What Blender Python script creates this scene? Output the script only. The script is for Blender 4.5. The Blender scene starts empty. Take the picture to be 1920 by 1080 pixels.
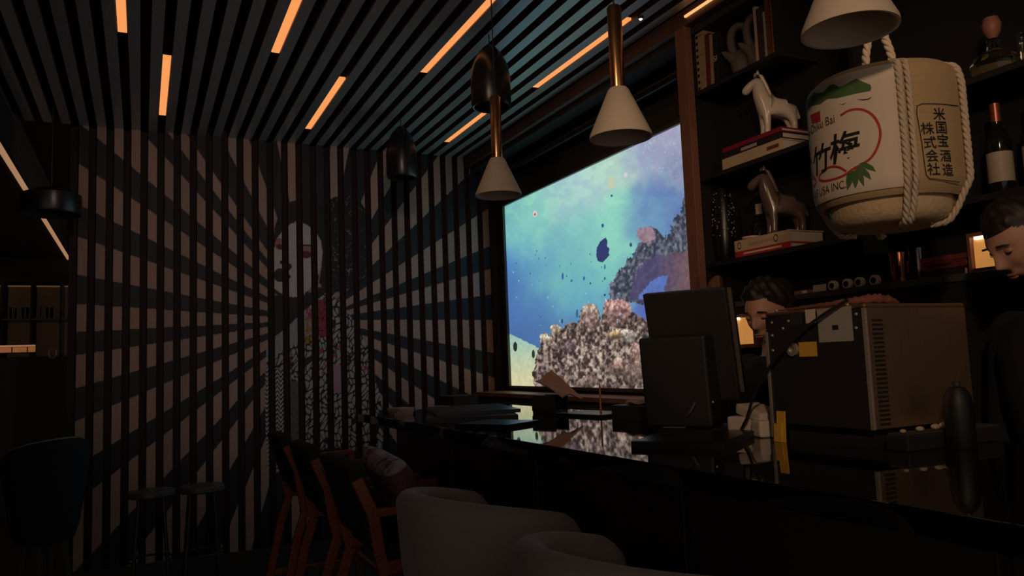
import bpy, bmesh, math, random
import numpy as np
from mathutils import Vector, Matrix, Euler

random.seed(7)
SC = bpy.context.scene
COL = SC.collection
PI = math.pi

# ------------------------------------------------------------------ camera
FPX, YAW, PITCH, ROLL, CAMH = 1448.3, 0.449236, 0.095642, -0.0390465, 1.35
_fw = Vector((math.sin(YAW) * math.cos(PITCH), math.cos(YAW) * math.cos(PITCH), math.sin(PITCH)))
_rt = Vector((math.cos(YAW), -math.sin(YAW), 0))
_up = _rt.cross(_fw)
_r2 = math.cos(ROLL) * _rt + math.sin(ROLL) * _up
_u2 = -math.sin(ROLL) * _rt + math.cos(ROLL) * _up
CAM = Vector((0, 0, CAMH))
cd = bpy.data.cameras.new('camera')
cd.sensor_width = 36.0
cd.lens = FPX / 1920 * 36.0
cd.clip_start = 0.05
cam = bpy.data.objects.new('camera', cd)
COL.objects.link(cam)
cam.matrix_world = Matrix(((_r2.x, _u2.x, -_fw.x, CAM.x), (_r2.y, _u2.y, -_fw.y, CAM.y),
                           (_r2.z, _u2.z, -_fw.z, CAM.z), (0, 0, 0, 1)))
SC.camera = cam

# ------------------------------------------------------------------ world, exposure, added lights
SC.view_settings.view_transform = 'Standard'
SC.view_settings.look = 'None'
SC.view_settings.exposure = 0.0
SC.view_settings.gamma = 1.0
SC.view_settings.use_curve_mapping = False
w = bpy.data.worlds.new('world'); SC.world = w; w.use_nodes = True
bg = w.node_tree.nodes['Background']
bg.inputs[0].default_value = (1.0, 0.80, 0.68, 1)
bg.inputs[1].default_value = 0.23

LAMPS = []
def spot(name, loc, target, power, color, angle, blend=0.5, size=0.06):
    l = bpy.data.lights.new(name, 'SPOT')
    l.energy = power; l.color = color; l.spot_size = math.radians(angle); l.spot_blend = blend
    l.shadow_soft_size = size
    o = bpy.data.objects.new(name, l); COL.objects.link(o)
    o.location = loc
    o.rotation_euler = (Vector(target) - Vector(loc)).to_track_quat('-Z', 'Y').to_euler()
    LAMPS.append((loc, target)); return o
WARM = (1.0, 0.66, 0.40)
# added spots, out of view, that brighten barrel, cone lamps, shelves and mural
spot('added_spot_lamp', (-0.35, -0.7, 2.55), (1.80, 1.42, 1.84), 68, WARM, 34, 0.5)
spot('added_spot_lamp.001', (-0.3, 0.9, 2.96), (1.5, 2.65, 2.25), 30, WARM, 48, 0.7)
spot('added_spot_lamp.002', (1.15, 0.25, 2.8), (2.45, 2.4, 2.2), 14, WARM, 46, 0.7)
spot('added_spot_lamp.003', (0.5, 1.2, 2.95), (0.75, 5.8, 2.30), 46, (1.0, 0.70, 0.58), 50, 0.9)

# ------------------------------------------------------------------ pixel helpers (1920 x 1080)
def ray(x, y): return _fw + (x - 960) / FPX * _r2 - (y - 540) / FPX * _u2
def on(ax, v, x, y):
    d = ray(x, y); return CAM + d * ((v - CAM[ax]) / d[ax])
def XP(v, x, y): return on(0, v, x, y)
def YP(v, x, y): return on(1, v, x, y)
def ZP(v, x, y): return on(2, v, x, y)
def DP(d, x, y): return CAM + ray(x, y) * d
def to_px(P):
    P = P - np.array(CAM)
    a = P @ np.array(_r2); b = P @ np.array(_u2); c = P @ np.array(_fw)
    return 960 + FPX * a / c, 540 - FPX * b / c

# ------------------------------------------------------------------ materials
MATS = {}
def s2l(c):
    c = np.asarray(c, float) / 255.0
    return np.where(c <= 0.04045, c / 12.92, ((c + 0.055) / 1.055) ** 2.4)
def mat(name, col, rough=0.5, metal=0.0, var=0.12, scale=8.0, emis=None, estr=0.0, bump=0.0, stretch=None, spec=0.5, sheen=0.0, coat=0.0, trans=0.0, alpha=1.0):
    if name in MATS: return MATS[name]
    m = bpy.data.materials.new(name); m.use_nodes = True
    nt = m.node_tree; N = nt.nodes; L = nt.links
    b = N['Principled BSDF']
    b.inputs['Roughness'].default_value = rough
    b.inputs['Metallic'].default_value = metal
    b.inputs['Specular IOR Level'].default_value = spec
    if sheen: b.inputs['Sheen Weight'].default_value = sheen
    if coat: b.inputs['Coat Weight'].default_value = coat; b.inputs['Coat Roughness'].default_value = 0.08
    if trans: b.inputs['Transmission Weight'].default_value = trans
    tc = N.new('ShaderNodeTexCoord'); mp = N.new('ShaderNodeMapping')
    L.new(tc.outputs['Object'], mp.inputs['Vector'])
    mp.inputs['Scale'].default_value = stretch or (1, 1, 1)
    no = N.new('ShaderNodeTexNoise'); no.inputs['Scale'].default_value = scale; no.inputs['Detail'].default_value = 4
    L.new(mp.outputs[0], no.inputs['Vector'])
    mx = N.new('ShaderNodeMix'); mx.data_type = 'RGBA'
    c = Vector(col[:3])
    mx.inputs[6].default_value = (*(c * (1 - var)), 1); mx.inputs[7].default_value = (*(c * (1 + var)), 1)
    L.new(no.outputs['Fac'], mx.inputs[0]); L.new(mx.outputs[2], b.inputs['Base Color'])
    if bump:
        bp = N.new('ShaderNodeBump'); bp.inputs['Strength'].default_value = bump; bp.inputs['Distance'].default_value = 0.004
        L.new(no.outputs['Fac'], bp.inputs['Height']); L.new(bp.outputs[0], b.inputs['Normal'])
    if emis:
        b.inputs['Emission Color'].default_value = (*emis, 1); b.inputs['Emission Strength'].default_value = estr
    MATS[name] = m
    return m

def attr_mat(name, rough=0.6, emit=0.0, grain=False, spec=0.4):
    m = bpy.data.materials.new(name); m.use_nodes = True
    nt = m.node_tree; N = nt.nodes; L = nt.links; b = N['Principled BSDF']
    a = N.new('ShaderNodeAttribute'); a.attribute_name = 'paint'
    b.inputs['Roughness'].default_value = rough; b.inputs['Specular IOR Level'].default_value = spec
    if emit:
        b.inputs['Base Color'].default_value = (0.01, 0.01, 0.01, 1)
        L.new(a.outputs['Color'], b.inputs['Emission Color']); b.inputs['Emission Strength'].default_value = emit
    else:
        g = N.new('ShaderNodeNewGeometry'); mp = N.new('ShaderNodeMapping'); mp.inputs['Scale'].default_value = (260, 260, 5)
        no = N.new('ShaderNodeTexNoise'); no.inputs['Scale'].default_value = 1.0; no.inputs['Detail'].default_value = 5
        L.new(g.outputs['Position'], mp.inputs['Vector']); L.new(mp.outputs[0], no.inputs['Vector'])
        mr = N.new('ShaderNodeMapRange'); mr.inputs['To Min'].default_value = 0.62; mr.inputs['To Max'].default_value = 1.3
        L.new(no.outputs['Fac'], mr.inputs['Value'])
        mx = N.new('ShaderNodeMix'); mx.data_type = 'RGBA'; mx.blend_type = 'MULTIPLY'; mx.inputs[0].default_value = 1.0
        L.new(a.outputs['Color'], mx.inputs[6]); L.new(mr.outputs[0], mx.inputs[7]); L.new(mx.outputs[2], b.inputs['Base Color'])
    return m

BLACK = mat('black_lacquer', (0.075, 0.062, 0.056), 0.45)
MATTE = mat('matte_black', (0.050, 0.042, 0.039), 0.8)
GLOSS = mat('polished_black_stone', (0.012, 0.011, 0.011), 0.03, spec=0.6, var=0.3, scale=30)
DGLOSS = mat('glossy_black_enamel', (0.014, 0.013, 0.014), 0.30, spec=0.6)
PLASTIC = mat('black_plastic', (0.028, 0.025, 0.025), 0.5)
FLOORM = mat('dark_floor', (0.055, 0.046, 0.042), 0.5)
DWOOD = mat('dark_backing', (0.032, 0.024, 0.022), 0.8)
CEILS = mat('ceiling_slat_grey', (0.46, 0.41, 0.39), 0.27, stretch=(60, 1.5, 60), scale=4, var=0.25, spec=0.75)
SLATSIDE = mat('slat_side_brown', (0.17, 0.070, 0.050), 0.6)
REDWOOD = mat('reddish_wood', (0.26, 0.115, 0.075), 0.5, stretch=(20, 20, 1.5), scale=6, var=0.25)
STOOLW = mat('orange_stained_wood', (0.36, 0.105, 0.050), 0.45, stretch=(4, 4, 4), scale=8, var=0.2)
BRASS = mat('brushed_copper_brass', (0.85, 0.46, 0.22), 0.26, 1.0, var=0.08)
CERAM = mat('white_plaster_shade', (0.70, 0.58, 0.47), 0.7, var=0.06, scale=20)
STEEL = mat('brushed_stainless', (0.72, 0.52, 0.34), 0.46, 1.0, stretch=(40, 40, 1), scale=5, var=0.15)
STEELE = mat('pale_steel_edge', (0.62, 0.54, 0.46), 0.4, 0.6)
AMBER = mat('amber_diffuser', (0.3, 0.15, 0.06), 0.6, emis=(1.0, 0.36, 0.11), estr=0.95, var=0.02)
WHITEF = mat('off_white_fabric', (0.34, 0.28, 0.255), 0.95, var=0.10, scale=60, bump=0.3, sheen=0.3)
BFAB = mat('black_fabric', (0.032, 0.027, 0.025), 0.95, scale=40)
NAVY = mat('navy_fabric', (0.010, 0.012, 0.022), 0.9)
STRAW = mat('straw_matting', (0.52, 0.37, 0.20), 0.85, stretch=(1, 1, 60), scale=5, var=0.18, bump=0.3)
STRAWD = mat('straw_base', (0.60, 0.45, 0.27), 0.85, stretch=(30, 30, 30), scale=3, var=0.25, bump=0.5)
PAPERW = mat('cream_wrap_paper', (0.78, 0.66, 0.54), 0.8, var=0.06, scale=14)
ROPE = mat('natural_rope', (0.66, 0.54, 0.42), 0.9, var=0.2, scale=120)
INK = mat('black_ink', (0.012, 0.010, 0.012), 0.7)
REDINK = mat('red_ink', (0.50, 0.035, 0.04), 0.7)
GREENI = mat('green_ink', (0.075, 0.15, 0.05), 0.7, var=0.3, scale=40)
SKIN = mat('skin', (0.55, 0.30, 0.21), 0.55, var=0.05, scale=30)
HAIR = mat('dark_brown_hair', (0.018, 0.012, 0.010), 0.55, stretch=(80, 80, 8), scale=6, var=0.5)
SHIRT = mat('black_shirt_cloth', (0.015, 0.014, 0.015), 0.9)
LIP = mat('lip', (0.42, 0.19, 0.145), 0.5)
WHITEC = mat('white_glazed_ceramic', (0.70, 0.60, 0.50), 0.22, var=0.05, spec=0.6)
BROWNC = mat('dark_glazed_ceramic', (0.13, 0.085, 0.075), 0.2, var=0.1, spec=0.6)
GREYC = mat('grey_stoneware', (0.17, 0.145, 0.125), 0.7, var=0.12, scale=30)
PAGES = mat('book_pages', (0.62, 0.53, 0.44), 0.9, stretch=(2, 2, 120), scale=4)
PAPER = mat('white_paper', (0.72, 0.62, 0.54), 0.85, var=0.05)
YELLOW = mat('yellow_paper', (0.80, 0.44, 0.05), 0.8, var=0.06)
GREYP = mat('grey_label', (0.40, 0.37, 0.33), 0.7, var=0.15, scale=25)
SCREWM = mat('bright_screw', (0.75, 0.66, 0.6), 0.35, 0.5)
BOTTLE = mat('dark_bottle_glass', (0.012, 0.013, 0.010), 0.08, spec=0.7)
FOIL = mat('copper_foil', (0.42, 0.14, 0.10), 0.35, 0.7)
LABELM = mat('bottle_label', (0.50, 0.40, 0.31), 0.55)
GLASS = mat('clear_glass', (0.9, 0.88, 0.82), 0.03, trans=1.0, var=0.02)
AMBERBOX = mat('amber_lit_back', (0.5, 0.3, 0.1), 0.7, emis=(1.0, 0.42, 0.10), estr=0.42, var=0.2, scale=3)
LEDW = mat('warm_led', (0.5, 0.4, 0.3), 0.6, emis=(1.0, 0.52, 0.26), estr=0.36, var=0.3, scale=6)
LEDHOT = mat('lamp_core', (0.9, 0.8, 0.7), 0.6, emis=(1.0, 0.8, 0.6), estr=3.0)

def colmat(name, rgb, rough=0.6, **k): return mat(name, tuple(s2l(rgb)), rough, **k)

# ------------------------------------------------------------------ mesh helpers
class MB:
    def __init__(s): s.v = []; s.f = []; s.hard = False
    def add(s, vs, fs, M=None):
        n = len(s.v)
        for p in vs:
            p = Vector(p); s.v.append(M @ p if M else p)
        s.f += [tuple(i + n for i in f) for f in fs]; return s
    def box(s, a, b, bev=0.0, M=None):
        x0, y0, z0 = a; x1, y1, z1 = b
        if bev <= 0:
            vs = [(x0,y0,z0),(x1,y0,z0),(x1,y1,z0),(x0,y1,z0),(x0,y0,z1),(x1,y0,z1),(x1,y1,z1),(x0,y1,z1)]
            return s.add(vs, [(0,3,2,1),(4,5,6,7),(0,1,5,4),(1,2,6,5),(2,3,7,6),(3,0,4,7)], M)
        s.hard = True
        bm = bmesh.new(); bmesh.ops.create_cube(bm, size=1.0)
        for v in bm.verts:
            v.co = Vector(((x0+x1)/2 + v.co.x*(x1-x0), (y0+y1)/2 + v.co.y*(y1-y0), (z0+z1)/2 + v.co.z*(z1-z0)))
        bmesh.ops.bevel(bm, geom=list(bm.edges), offset=bev, segments=(2 if bev < 0.01 else 5), affect='EDGES', profile=0.6)
        bm.verts.index_update()
        s.add([v.co.copy() for v in bm.verts], [tuple(v.index for v in f.verts) for f in bm.faces], M); bm.free(); return s
    def lathe(s, prof, seg=32, M=None, cap=True):
        vs = []; fs = []
        n = len(prof)
        for r, z in prof:
            for k in range(seg):
                a = 2*PI*k/seg; vs.append((r*math.cos(a), r*math.sin(a), z))
        for i in range(n-1):
            for k in range(seg):
                k2 = (k+1) % seg
                fs.append((i*seg+k, i*seg+k2, (i+1)*seg+k2, (i+1)*seg+k))
        if cap:
            if prof[0][0] > 1e-6: fs.append(tuple(reversed(range(seg))))
            if prof[-1][0] > 1e-6: fs.append(tuple(range((n-1)*seg, n*seg)))
        return s.add(vs, fs, M)
    def tube(s, pts, r, seg=8, M=None, cap=True):
        pts = [Vector(p) for p in pts]; n = len(pts)
        rs = r if isinstance(r, (list, tuple)) else [r]*n
        vs = []; fs = []; ref = None
        for i, p in enumerate(pts):
            t = (pts[min(i+1, n-1)] - pts[max(i-1, 0)]).normalized()
            if ref is None: ref = Vector((0,0,1)) if abs(t.z) < 0.9 else Vector((1,0,0))
            a = t.cross(ref).normalized(); b = a.cross(t).normalized(); ref = b
            for k in range(seg):
                q = 2*PI*k/seg; vs.append(p + (a*math.cos(q) + b*math.sin(q))*rs[i])
        for i in range(n-1):
            for k in range(seg):
                k2 = (k+1) % seg; fs.append((i*seg+k, i*seg+k2, (i+1)*seg+k2, (i+1)*seg+k))
        if cap: fs.append(tuple(reversed(range(seg)))); fs.append(tuple(range((n-1)*seg, n*seg)))
        return s.add(vs, fs, M)
    def prism(s, poly, z0, z1, M=None):
        n = len(poly)
        vs = [(x, y, z0) for x, y in poly] + [(x, y, z1) for x, y in poly]
        fs = [tuple(reversed(range(n))), tuple(range(n, 2*n))] + [(i, (i+1) % n, n+(i+1) % n, n+i) for i in range(n)]
        return s.add(vs, fs, M)
    def ell(s, c, r, seg=20, rings=12, M=None):
        vs = []; fs = []
        for i in range(rings+1):
            t = PI*i/rings
            for k in range(seg):
                a = 2*PI*k/seg
                vs.append((c[0]+r[0]*math.sin(t)*math.cos(a), c[1]+r[1]*math.sin(t)*math.sin(a), c[2]-r[2]*math.cos(t)))
        for i in range(rings):
            for k in range(seg):
                k2 = (k+1) % seg; fs.append((i*seg+k, i*seg+k2, (i+1)*seg+k2, (i+1)*seg+k))
        return s.add(vs, fs, M)
    def bar(s, a, b, w, h, bev=0.0, upv=(0,0,1)):
        a = Vector(a); b = Vector(b); d = b - a; L = d.length; d.normalize()
        u = Vector(upv); x = d.cross(u)
        if x.length < 1e-4: x = d.cross(Vector((1,0,0)))
        x.normalize(); z = x.cross(d)
        M = Matrix(((x.x,d.x,z.x,a.x),(x.y,d.y,z.y,a.y),(x.z,d.z,z.z,a.z),(0,0,0,1)))
        return s.box((-w/2, 0, -h/2), (w/2, L, h/2), bev, M)
    def mesh(s, name):
        me = bpy.data.meshes.new(name); me.from_pydata([tuple(v) for v in s.v], [], s.f)
        me.validate(); return me
    def build(s, name, m, parent=None, smooth=None, loc=None):
        me = s.mesh(name); o = bpy.data.objects.new(name, me); COL.objects.link(o)
        bm = bmesh.new(); bm.from_mesh(me); bmesh.ops.recalc_face_normals(bm, faces=bm.faces); bm.to_mesh(me); bm.free()
        if m: me.materials.append(m)
        if smooth and not s.hard:
            me.shade_smooth(); me.set_sharp_from_angle(angle=math.radians(smooth))
        if parent: o.parent = parent
        if loc is not None: o.location = loc
        return o

def R(z=0, x=0, y=0, loc=(0,0,0)):
    return Matrix.Translation(loc) @ Matrix.Rotation(z, 4, 'Z') @ Matrix.Rotation(y, 4, 'Y') @ Matrix.Rotation(x, 4, 'X')
def tag(o, label=None, cat=None, group=None, kind=None):
    if label: o['label'] = label
    if cat: o['category'] = cat
    if group: o['group'] = group
    if kind: o['kind'] = kind
    return o
def thing(name, label, cat, loc=(0,0,0), rotz=0.0, group=None):
    o = bpy.data.objects.new(name, None); COL.objects.link(o); o.empty_display_size = 0.05
    o.location = loc; o.rotation_euler = (0, 0, rotz)
    return tag(o, label, cat, group)
def copy_tree(o, parent=None, loc=None, rotz=None, label=None):
    c = o.copy(); COL.objects.link(c); c.parent = parent
    if loc is not None: c.location = loc
    if rotz is not None: c.rotation_euler = (0, 0, rotz)
    if label: c['label'] = label
    for ch in o.children: copy_tree(ch, c)
    return c
def baked(o):
    dg = bpy.context.evaluated_depsgraph_get()
    me = bpy.data.meshes.new_from_object(o.evaluated_get(dg))
    return me
def text_shape(body, bold=0.0):
    cu = bpy.data.curves.new('lettering', 'FONT'); cu.body = body; cu.size = 1.0; cu.align_x = 'CENTER'; cu.align_y = 'CENTER'
    cu.offset = bold; cu.resolution_u = 3
    o = bpy.data.objects.new('lettering', cu); COL.objects.link(o)
    me = o.to_mesh(); vs = [v.co.copy() for v in me.vertices]; fs = [tuple(p.vertices) for p in me.polygons]
    o.to_mesh_clear(); bpy.data.objects.remove(o); bpy.data.curves.remove(cu)
    return vs, fs

# value noise
def vn(x, y, seed=0):
    x = np.asarray(x, float); y = np.asarray(y, float)
    xi = np.floor(x).astype(np.int64); yi = np.floor(y).astype(np.int64); fx = x - xi; fy = y - yi
    def h(a, b):
        n = (a * 374761393 + b * 668265263 + seed * 1442695041) & 0xffffffff
        n = ((n ^ (n >> 13)) * 1274126177) & 0xffffffff
        return ((n ^ (n >> 16)) & 0xffff) / 65535.0
    u = fx*fx*(3-2*fx); v = fy*fy*(3-2*fy)
    return (h(xi,yi)*(1-u) + h(xi+1,yi)*u)*(1-v) + (h(xi,yi+1)*(1-u) + h(xi+1,yi+1)*u)*v
def fbm(x, y, seed=0, oct=4):
    t = 0; a = 0.5; s = 0
    for o in range(oct):
        t = t + a*vn(x*2**o, y*2**o, seed+o); s += a; a *= 0.55
    return t/s
def worley(x, y, seed=0):
    xi = np.floor(x); yi = np.floor(y); d1 = np.full(x.shape, 9.0); d2 = np.full(x.shape, 9.0)
    for i in (-1, 0, 1):
        for j in (-1, 0, 1):
            cx = xi+i; cy = yi+j
            a = np.modf(np.abs(np.sin(cx*127.1+cy*311.7+seed*17.3)*43758.5453))[0]
            b = np.modf(np.abs(np.sin(cx*269.5+cy*183.3+seed*11.9)*43758.5453))[0]
            d = np.hypot(cx+a-x, cy+b-y)
            d2 = np.where(d < d1, d1, np.minimum(d2, d)); d1 = np.minimum(d1, d)
    return d1, d2
def inpoly(x, y, poly):
    r = np.zeros(x.shape, bool); n = len(poly)
    for i in range(n):
        x0, y0 = poly[i]; x1, y1 = poly[i-1]
        c = ((y0 > y) != (y1 > y)) & (x < (x1-x0)*(y-y0)/(y1-y0+1e-12)+x0); r ^= c
    return r
def paint_mesh(me, rgb_lin):
    a = me.color_attributes.new('paint', 'FLOAT_COLOR', 'POINT')
    d = np.ones((len(me.vertices), 4), np.float32); d[:, :3] = rgb_lin
    a.data.foreach_set('color', d.ravel())

# ================================================================== THE ROOM
WALLY, ZC, XR = 5.80, 3.05, 2.70
PITCHS, SX0, SW = 0.10478, -0.356, 0.056

tag(MB().box((-4.2, -2.2, -0.1), (3.0, 10.2, 0)).build('floor', FLOORM), kind='structure')
ceil = MB().box((-4.2, -2.2, ZC+0.07), (3.0, 10.2, ZC+0.2)).build('ceiling', DWOOD); tag(ceil, kind='structure')
wb = MB().box((-0.44, WALLY+0.06, 0), (XR, WALLY+0.2, ZC+0.07)).build('wall_back', DWOOD); tag(wb, kind='structure')
tag(MB().box((XR, -2.2, 0), (XR+0.12, WALLY+0.2, ZC+0.07)).build('wall_right', MATTE), kind='structure')
tag(MB().box((-4.2, 9.9, 0), (XR, 10.05, ZC+0.07)).build('wall_far', MATTE), kind='structure')
tag(MB().box((-4.3, -2.2, 0), (-4.2, 10.05, ZC+0.07)).build('wall_left', MATTE), kind='structure')
tag(MB().box((-0.44, WALLY-0.015, 0), (XR, WALLY+0.055, 0.12)).build('baseboard_back', MATTE), kind='structure')

# ceiling slats run towards the painted wall and turn down it
sm = MB().box((-SW/2, -2.1, ZC), (SW/2, WALLY-0.002, ZC+0.066)).mesh('ceiling_slat')
sm.materials.append(CEILS); sm.materials.append(SLATSIDE)
for p in sm.polygons:
    if abs(p.normal.x) > 0.5: p.material_index = 1
for i in range(-4, 27):
    o = bpy.data.objects.new('slat', sm); COL.objects.link(o); o.parent = ceil; o.location = (SX0 + i*PITCHS, 0, 0)

# ------------------------------------------------------------------ the mural, painted on the fronts of the wall slats
BC = (1.16, 1.72)
BRIGHT = [(-72,-64),(-57.5,-49.5),(-43,-34.5),(-26.7,-18.8),(-11.3,-0.7),(7.6,15.7),(22.4,32.3),(43,52.6),(60,68),(78,84),(95,101),(109,116),
          (123.4,127),(131.5,139),(145.4,153),(159.7,168.4),(175.5,182.3),(187.9,195.5),(202.6,211.2),(217,226),(232,240),(247,254),(262,268),(277,283)]
FACE = [(513,470),(520,446),(532,430),(546,419),(560,417),(575,421),(592,434),(602,452),(604,478),(601,505),(592,525),(578,545),(560,556),(540,556),(524,548),(513,540)]
HAIRP = [(512,472),(514,430),(525,395),(545,378),(575,372),(600,385),(625,370),(650,365),(672,372),(690,400),(700,440),(695,480),(680,530),(655,545),(630,548),(612,545),(598,530),(603,500),(605,470),(598,440),(575,420),(555,415),(535,424),(522,444)]
KIM = [(500,650),(520,625),(548,602),(575,578),(600,556),(612,552),(636,560),(655,590),(672,615),(688,650),(700,690),(712,740),(722,790),(716,850),(690,850),(655,845),(625,838),(590,846),(560,830),(535,870),(505,905),(498,800),(497,700)]
COLLAR = [(510,552),(530,556),(560,558),(582,548),(600,538),(612,548),(590,566),(562,590),(540,612),(520,628),(505,636),(505,590)]
def mural(X, Z, idx):
    P = np.stack([X, np.full_like(X, WALLY), Z], -1); px, py = to_px(P)
    ang = np.degrees(np.arctan2(Z-BC[1], X-BC[0])); ang = np.where(ang < -90, ang+360, ang)
    rr = np.hypot(X-BC[0], Z-BC[1])
    br = np.zeros(X.shape, bool)
    for a, b in BRIGHT: br |= (ang > a) & (ang < b)
    rng = random.Random(idx*13+1); tone = rng.uniform(0.82, 1.12); red = rng.uniform(0.94, 1.08)
    if idx == 28: tone, red = 0.62, 1.35
    wood = np.array([0.45*red, 0.31, 0.255/red])*tone
    navy = np.array([0.018, 0.020, 0.028])
    c = np.where(br[:, None], wood, navy)
    c = np.where((rr < 0.16)[:, None], navy, c)
    # the figure
    h = inpoly(px, py, HAIRP); c = np.where(h[:, None], np.array([0.012, 0.012, 0.015]), c)
    st = h & (np.abs(np.modf(np.abs(fbm(px/34, py/50, 5)*6))[0]-0.5) > 0.475) & (px > 622)
    c = np.where(st[:, None], np.array([0.25, 0.25, 0.28]), c)
    k = inpoly(px, py, KIM)
    d1, d2 = worley((px+5*np.sin(py/9))/8.5, (py+px*0.5)/15.0, 3); crack = (d2-d1) < 0.20
    kc = np.where(crack[:, None], np.array([0.015, 0.015, 0.018]), np.array([0.42, 0.42, 0.41]))
    zig = np.modf(np.abs((py + 9*np.abs(np.modf(np.abs(px/13.0))[0]-0.5)*2)/8.5))[0] < 0.45
    kc = np.where(((px < 536) & (py > 690))[:, None], np.where(zig[:, None], np.array([0.015]*3), np.array([0.52, 0.52, 0.50])), kc)
    sh = (py < 640 + (560-px)*0.55) & (px < 590) & (py < 690); kc = np.where(sh[:, None], np.array([0.36, 0.37, 0.42]), kc)
    dk = (px > 540) & (px < 562) & (py > 715); kc = np.where(dk[:, None], np.array([0.13, 0.13, 0.13])*(0.6+0.8*vn(px/1.6, py/1.6, 8))[:, None], kc)
    red_ = (px > 592) & (px < 614) & (py > 562) & (py < 632) & ~((d2-d1) < 0.10); kc = np.where(red_[:, None], np.array([0.36, 0.04, 0.07]), kc)
    red2 = ((fbm(px/12, py/18, 21) > 0.67) & (py < 700)); kc = np.where(red2[:, None], np.array([0.40, 0.06, 0.10]), kc)
    yel = ((px-580)**2/120 + (py-622)**2/700 < 1); kc = np.where((yel & ~crack)[:, None], np.array([0.36, 0.24, 0.05]), kc)
    pk = (px > 622) & (px < 644) & (py > 684) & (py < 736); kc = np.where(pk[:, None], np.array([0.46, 0.26, 0.36]), kc)
    c = np.where(k[:, None], kc, c)
    lc = inpoly(px, py, COLLAR); c = np.where(lc[:, None], np.array([0.014, 0.015, 0.020]), c)
    f = inpoly(px, py, FACE); c = np.where(f[:, None], np.array([0.62, 0.56, 0.55]), c)
    def blob(cx, cy, rx, ry, col, rot=0.0):
        nonlocal c
        a = (px-cx)*math.cos(rot)+(py-cy)*math.sin(rot); b = -(px-cx)*math.sin(rot)+(py-cy)*math.cos(rot)
        c = np.where((((a/rx)**2+(b/ry)**2 < 1) & (f | h))[:, None], np.array(col), c)
    blob(524, 458, 9, 11, (0.42, 0.18, 0.18)); blob(527, 463, 9, 5, (0.12, 0.02, 0.035), 0.3)
    blob(575, 467, 12, 9, (0.45, 0.20, 0.22)); blob(572, 477, 13, 7, (0.16, 0.02, 0.045), 0.15); blob(573, 460, 12, 1.6, (0.03, 0.01, 0.02))
    blob(526, 516, 13, 13, (0.025, 0.02, 0.025)); blob(541, 500, 6, 6, (0.03, 0.02, 0.03)); blob(528, 492, 3.5, 3.5, (0.03, 0.02, 0.03)); blob(540, 519, 5, 4, (0.03, 0.02, 0.03))
    return c
MURAL = attr_mat('painted_wood_mural', 0.55)
NC, NR = 12, 560
for i in range(0, 29):
    xc = SX0 + i*PITCHS
    xs = np.linspace(xc-SW/2, xc+SW/2, NC+1); zs = np.linspace(0.12, ZC, NR+1)
    gx, gz = np.meshgrid(xs, zs); gx = gx.ravel(); gz = gz.ravel()
    n = len(gx)
    V = np.zeros((n+4, 3)); V[:n, 0] = gx-xc; V[:n, 1] = 0; V[:n, 2] = gz
    V[n:] = [(-SW/2, 0.058, 0.12), (SW/2, 0.058, 0.12), (SW/2, 0.058, ZC), (-SW/2, 0.058, ZC)]
    r, cI = np.meshgrid(np.arange(NR), np.arange(NC), indexing='ij'); a = (r*(NC+1)+cI).ravel()
    F = np.stack([a, a+1, a+NC+2, a+NC+1], -1).tolist()
    bl, brr, tl, tr = 0, NC, NR*(NC+1), NR*(NC+1)+NC
    F += [[bl, tl, n+3, n], [brr, n+1, n+2, tr], [tl, tr, n+2, n+3], [bl, n, n+1, brr]]
    me = bpy.data.meshes.new('wall_slat'); me.from_pydata(V.tolist(), [], F)
    me.materials.append(MURAL); me.materials.append(SLATSIDE)
    mi = np.zeros(len(F), np.int32); mi[-4:] = 1; me.polygons.foreach_set('material_index', mi)
    colr = np.zeros((n+4, 3)); colr[:n] = mural(gx, gz, i); paint_mesh(me, colr)
    o = bpy.data.objects.new('slat', me); COL.objects.link(o); o.parent = wb; o.location = (xc, WALLY, 0)

# beam and fascia along the edge of the slatted ceiling
tag(MB().box((2.405, -2.1, 2.965), (2.445, 5.79, ZC-0.001), 0.004).build('trim_1', mat('dark_beam_wood', (0.13, 0.062, 0.042), 0.5, stretch=(20, 1.5, 20), scale=6, var=0.25)), kind='structure')
tag(MB().box((2.45, -2.1, 2.93), (XR-0.001, 5.79, ZC+0.069)).build('trim_2', MATTE), kind='structure')

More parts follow.
